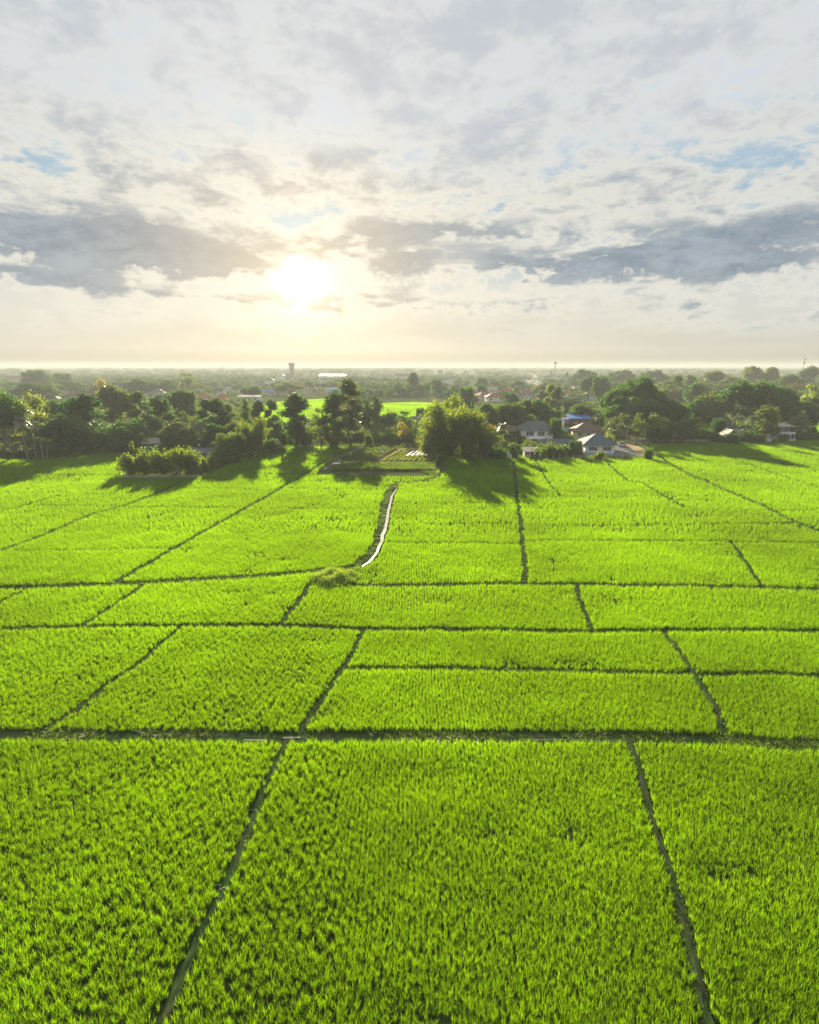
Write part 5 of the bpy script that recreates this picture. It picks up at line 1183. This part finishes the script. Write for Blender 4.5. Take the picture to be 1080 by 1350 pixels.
# ------------------------------------------------------------------ fences and walls
def fence(pts, step, hgt, label, r=0.07, mesh_=True):
    Q = [at(u, v) for u, v in pts]; Q = np.array([(p.x, p.y) for p in Q]); d = np.r_[0, np.cumsum(np.hypot(*np.diff(Q, axis=0).T))]; n = int(d[-1] / step) + 1; t = np.linspace(0, d[-1], n)
    x, y = np.interp(t, d, Q[:, 0]), np.interp(t, d, Q[:, 1]); h = tag(empty('wire_fence', (x[0], y[0], 0)), label, 'fence')
    for a, b in zip(x, y):
        ox, oy = a - x[0], b - y[0]; hh = hgt * random.uniform(0.92, 1.08); MB().tube([(ox, oy, -0.2), (ox + random.gauss(0, 0.03), oy, hh)], [r, r], 6).build('post', M['post'], h)
    m = MB()
    for z in (0.35, 0.7, 1.05, 1.35):
        if z < hgt: m.tube([(a - x[0], b - y[0], z * hgt / 1.5) for a, b in zip(x, y)], 0.012, 4)
    m.build('wires', M['wire'], h)
fence([(590, 605), (640, 605), (668, 605)], 1.75, 1.3, 'wire fence on white posts along the foot of the bamboo grove')
fence([(712, 606), (760, 606.5), (800, 606.5), (866, 604)], 1.75, 1.5, 'wire fence on white posts along the rice in front of the white bungalow')
fence([(866, 604), (852, 593), (836, 584)], 2.0, 1.4, 'fence along the driveway beside the rice right of the bungalow')
def wall_run(name, pts, hgt, th, mat, label, cat='wall', post=None):
    Q = [at(u, v) for u, v in pts]; h = tag(empty(name, Q[0]), label, cat); m = MB()
    for i in range(len(Q) - 1):
        a, b = Q[i] - Q[0], Q[i + 1] - Q[0]; d = (b - a).normalized(); nn = Vector((d.y, -d.x, 0)) * th / 2; z0, z1 = Vector((0, 0, -0.1)), Vector((0, 0, hgt))
        c = [a - nn, b - nn, b + nn, a + nn]; lo = [p + z0 for p in c]; hi = [p + z1 for p in c]
        m.quad(hi); 
        for j in range(4): m.quad([lo[j], lo[(j + 1) % 4], hi[(j + 1) % 4], hi[j]])
    m.build('panel', M[mat], h)
    if post:
        L0 = 0
        for i in range(len(Q) - 1):
            a, b = Q[i] - Q[0], Q[i + 1] - Q[0]; n = max(1, int((b - a).length / post))
            for k in range(n + 1 if i == len(Q) - 2 else n):
                p = a + (b - a) * k / n; MB().box(p.x - 0.13, p.x + 0.13, p.y - 0.13, p.y + 0.13, -0.1, hgt + 0.18).build('pillar', M[mat], h)
wall_run('low_wall', [(163, 631), (215, 631.5), (262, 631)], 0.75, 0.2, 'concrete', 'low grey wall at the foot of the bushy island', post=3.0)
wall_run('block_wall', [(840, 583), (884, 583), (918, 583), (944, 583.5)], 0.9, 0.16, 'concrete', 'grey block wall along the back of the right field', post=2.6)
# ------------------------------------------------------------------ yard, driveway, car
def sheet(name, pts, z, mat, label, cat='ground'):
    m = MB(); m.quad([at(u, v) + Vector((0, 0, z)) for u, v in pts][::-1]); o = m.build(name, M[mat])
    me = o.data; me.flip_normals() if me.polygons[0].normal.z < 0 else None
    return tag(o, label, cat, kind='structure')
sheet('yard', [(720, 605), (866, 604), (838, 584), (808, 583), (803, 598), (720, 602)], 0.004, 'dirt', 'sandy yard beside the white bungalow')
sheet('driveway', [(800, 600), (846, 601), (826, 588), (808, 586), (806, 590)], 0.02, 'asphalt', 'grey paved driveway right of the white bungalow')
P0 = at(820, 588.3); h = tag(empty('parked_car', P0, R(62)), 'silver car parked at the end of the driveway by the trees', 'car')
def loft(secs, name, mat, parent):
    m = MB(); k = len(secs[0][1])
    for x, sec in secs: m.v += [(x, y, z) for y, z in sec]
    for i in range(len(secs) - 1):
        for j in range(k): a, b = i * k + j, i * k + (j + 1) % k; m.f.append((a, a + k, b + k, b)); m.m.append(0)
    m.f.append(tuple(range(k))); m.m.append(0); m.f.append(tuple((len(secs) - 1) * k + k - 1 - j for j in range(k))); m.m.append(0)
    return m.build(name, mat, parent)
def sec(w, z0, z1): return [(-w, z0), (-w * 1.0, (z0 + z1) / 2), (-w * 0.9, z1), (w * 0.9, z1), (w, (z0 + z1) / 2), (w, z0)]
loft([(-2.15, sec(0.72, 0.35, 0.78)), (-1.9, sec(0.85, 0.25, 0.92)), (-0.4, sec(0.88, 0.22, 0.95)), (1.0, sec(0.88, 0.22, 0.92)), (1.9, sec(0.82, 0.25, 0.78)), (2.15, sec(0.7, 0.35, 0.62))], 'body', M['car'], h)
loft([(-1.75, sec(0.74, 0.9, 0.95)), (-1.2, sec(0.72, 0.9, 1.42)), (0.1, sec(0.72, 0.9, 1.45)), (0.95, sec(0.76, 0.88, 0.94))], 'cabin_glass', M['glass'], h)
MB().box(-1.15, 0.1, -0.62, 0.62, 1.44, 1.48).build('car_roof', M['car'], h)
for x in (-1.35, 1.35):
    for y in (-0.82, 0.82):
        wh = MB().tube([(x, y - 0.1, 0.31), (x, y + 0.1, 0.31)], 0.31, 14).build('wheel', M['rubber'], h); MB().tube([(x, y - 0.112, 0.31), (x, y + 0.112, 0.31)], 0.17, 10).build('rim', M['steel'], wh)
for y in (-0.55, 0.55): MB().box(2.05, 2.17, y - 0.14, y + 0.14, 0.52, 0.64).build('headlight', M['frame'], h)
# ------------------------------------------------------------------ vegetable garden
sheet('garden_soil', [(438, 619), (572, 619), (585, 598), (570, 590.5), (476, 590.5)], 0.006, 'soil', 'bare soil of the vegetable garden')
r = np.random.default_rng(77)
A0, A1 = at(447, 609), at(577, 609); B0, B1 = at(484, 592), at(579, 594)
NB = 21
def bed(t, t0, t1, mat, hgt, label, group, dens=10, plastic=False):
    f = A0.lerp(A1, t); b_ = Vector((f.x + (B0.x - A0.x) * (1 - t * 0.15), f.y + (B0.y - A0.y), 0)); p, q = f.lerp(b_, t0), f.lerp(b_, t1); L_ = (q - p).length; d = (q - p).normalized(); nn = Vector((d.y, -d.x, 0))
    h = tag(empty('vegetable_bed', p), label, 'vegetable bed', group); m = MB(); Q = np.array([(q - p).to_2d() * k for k in np.linspace(0, 1, 14)])
    ribbon(m, Q, (-0.42, -0.28, 0.28, 0.42), (-0.02, 0.17, 0.17, -0.02)); m.build('ridge', M['soil'], h)
    if plastic: m = MB(); ribbon(m, Q, (-0.46, -0.3, 0.3, 0.46), (0.02, 0.205, 0.205, 0.02)); m.build('plastic_cover', M['plastic'], h)
    if dens:
        n = int(L_ * dens * 4); s_ = r.uniform(0, L_, n // 8 + 1); base = np.array([(q - p).to_3d() * (x / L_) for x in s_]); C = np.repeat(base, 8, axis=0) + r.normal(0, 1, (len(base) * 8, 3)) * (0.16, 0.16, hgt * 0.22); C[:, 2] = np.abs(C[:, 2]) * 0.8 + 0.25 + r.uniform(0, hgt, len(C)) * 0.7
        o = bpy.data.objects.new('crop_leaves', quads_mesh('crop_leaves', cards(C, np.tile((0, 0, 1.0), (len(C), 1)), 0.34, r, 0.6, 0.7), M[mat])); COL.objects.link(o); o.parent = h
for i in range(NB):
    t = i / (NB - 1)
    if i < 8: bed(t, 0.04, 1.0, 'leaf_mid' if i != 6 else 'leaf_olive', 0.55, 'dark green crop row running back from the front strip, left part of the garden', 'dark crop rows of the garden', 11)
    elif i == 8: bed(t, 0.0, 0.8, 'leaf_mid', 0.2, 'bare pale strip between the dark crop rows and the yellowish rows', 'garden strips', 0)
    elif i < 16: bed(t, 0.02, 0.92 if i < 12 else 0.41, 'leaf_light', 0.3, 'thin yellowish green crop row in the middle part of the garden', 'yellowish crop rows of the garden', 7)
    else: bed(t, 0.02, 0.41 if i < 18 else 0.66, 'leaf_light', 0.15, 'sparse sandy crop row in the right part of the garden', 'sandy crop rows of the garden', 5)
for i in range(12, 18): bed((i + 0.05) / (NB - 1), 0.42, 0.8, 'leaf_mid', 0.1, 'short bed under shining white plastic at the back right of the garden', 'white plastic beds of the garden', 0, True)
# tall front crop strip
m = 2600; c0, c1, c2, c3 = at(440, 621), at(570, 621), at(574, 612), at(452, 612)
uu, ww = r.uniform(size=m), r.uniform(size=m); C = np.array([(c0.lerp(c1, a).lerp(c3.lerp(c2, a), b))[:2] for a, b in zip(uu, ww)])
scatter('front_crop', np.c_[C, np.full(m, 0.0)], r.uniform(0, 6.28, m), np.c_[np.full(m, 1.6), np.full(m, 1.6), r.uniform(1.5, 2.6, m)], gp, r.integers(0, 3, m), 'tall green crop forming the front strip of the vegetable garden', 'crop')
# garden edging: rough stones and sacks on the left bank
for i in range(16):
    t = i / 15; p = at(433 + 30 * t, 617 - 24 * t) if False else at(430, 620).lerp(at(470, 594), t); mb = MB(); s0 = r.uniform(0.3, 0.6)
    pts = unit(r, 14) * r.uniform(0.75, 1.1, 14)[:, None] * (s0, s0 * 0.8, s0 * 0.6)
    import bmesh
    bm = bmesh.new(); [bm.verts.new(tuple(x)) for x in pts]; bmesh.ops.convex_hull(bm, input=bm.verts); me = bpy.data.meshes.new('rubble_stone'); bm.to_mesh(me); bm.free(); me.materials.append(M['concrete'])
    o = bpy.data.objects.new('rubble_stone', me); COL.objects.link(o); o.location = p + Vector((r.normal(0, 0.25), r.normal(0, 0.25), 0.32)); tag(o, 'grey lump of stone on the bank along the left side of the vegetable garden', 'stone', 'stones on the garden bank')
for (u, v, s0, lab) in ((445, 613, 1.2, 'pale plastic sheet lying at the front left corner of the garden'), (553, 619, 1.0, 'white plastic sheet dropped at the right end of the front crop strip')):
    m = MB(); n = 6; P0 = at(u, v)
    for i in range(n):
        for j in range(n): m.v.append(((i / 5 - 0.5) * s0 * 2 + r.normal(0, 0.06), (j / 5 - 0.5) * s0 + r.normal(0, 0.06), 0.3 + abs(r.normal(0, 0.14))))
    for i in range(n - 1):
        for j in range(n - 1): m.f.append((i * n + j, (i + 1) * n + j, (i + 1) * n + j + 1, i * n + j + 1)); m.m.append(0)
    o = m.build('plastic_sheet', M['plastic']); o.location = P0; tag(o, lab, 'plastic sheet')
for (u, vb, vt, wd, lab) in ((503.4, 599.5, 593.8, 0.36, 'scarecrow of white cloth draped over a stick among the garden rows'), (500, 594, 588.6, 0.22, 'thin pale cloth on a stick at the back edge of the garden')):
    P0 = at(u, vb); H0 = top_z(P0.y, vt); h = tag(empty('scarecrow', P0), lab, 'scarecrow'); MB().tube([(0, 0, -0.2), (0, 0, H0 + 0.05)], 0.03, 6).build('stick', M['wood'], h); MB().tube([(-wd, 0, H0 * 0.8), (wd, 0, H0 * 0.82)], 0.025, 6).build('cross_stick', M['wood'], h)
    m = MB(); n = 14; rings = ((H0, 0.35), (H0 * 0.86, 0.75), (H0 * 0.8, 1.05), (H0 * 0.55, 0.95), (H0 * 0.28, 1.15))
    for z, k in rings:
        for j in range(n): a = 2 * math.pi * j / n; q = wd * k * (1 + 0.12 * math.sin(a * 5)); m.v.append((q * math.cos(a), q * 0.55 * math.sin(a), z + 0.05 * math.sin(a * 3)))
    for i in range(len(rings) - 1):
        for j in range(n): m.f.append((i * n + j, i * n + (j + 1) % n, (i + 1) * n + (j + 1) % n, (i + 1) * n + j)); m.m.append(0)
    m.f.append(tuple(range(n))); m.m.append(0); m.build('cloth', M['cloth'], h)
# smoke over the village
def smoke(u, v, pts, rads, dens, label):
    m = new_mat('smoke'); pv = node('ShaderNodeVolumePrincipled'); pv.inputs['Color'].default_value = (0.9, 0.9, 0.9, 1)
    nz = smooth(noise(geo_pos(), 0.12, 4, 0.6), 0.42, 0.65); E.nt.links.new((nz * dens).s, pv.inputs['Density'])
    o_ = node('ShaderNodeOutputMaterial'); E.nt.links.new(pv.outputs[0], o_.inputs['Volume'])
    P0 = at(u, v); o = MB().tube(pts, rads, 12).build('smoke', m); o.location = P0; tag(o, label, 'smoke', kind='stuff')
smoke(708, 513, [(0, 0, 0), (3, 0, 5), (-4, 0, 10), (-12, 0, 15)], [2, 5, 7, 5], 0.08, 'thin white smoke drifting up among the far red roofs')
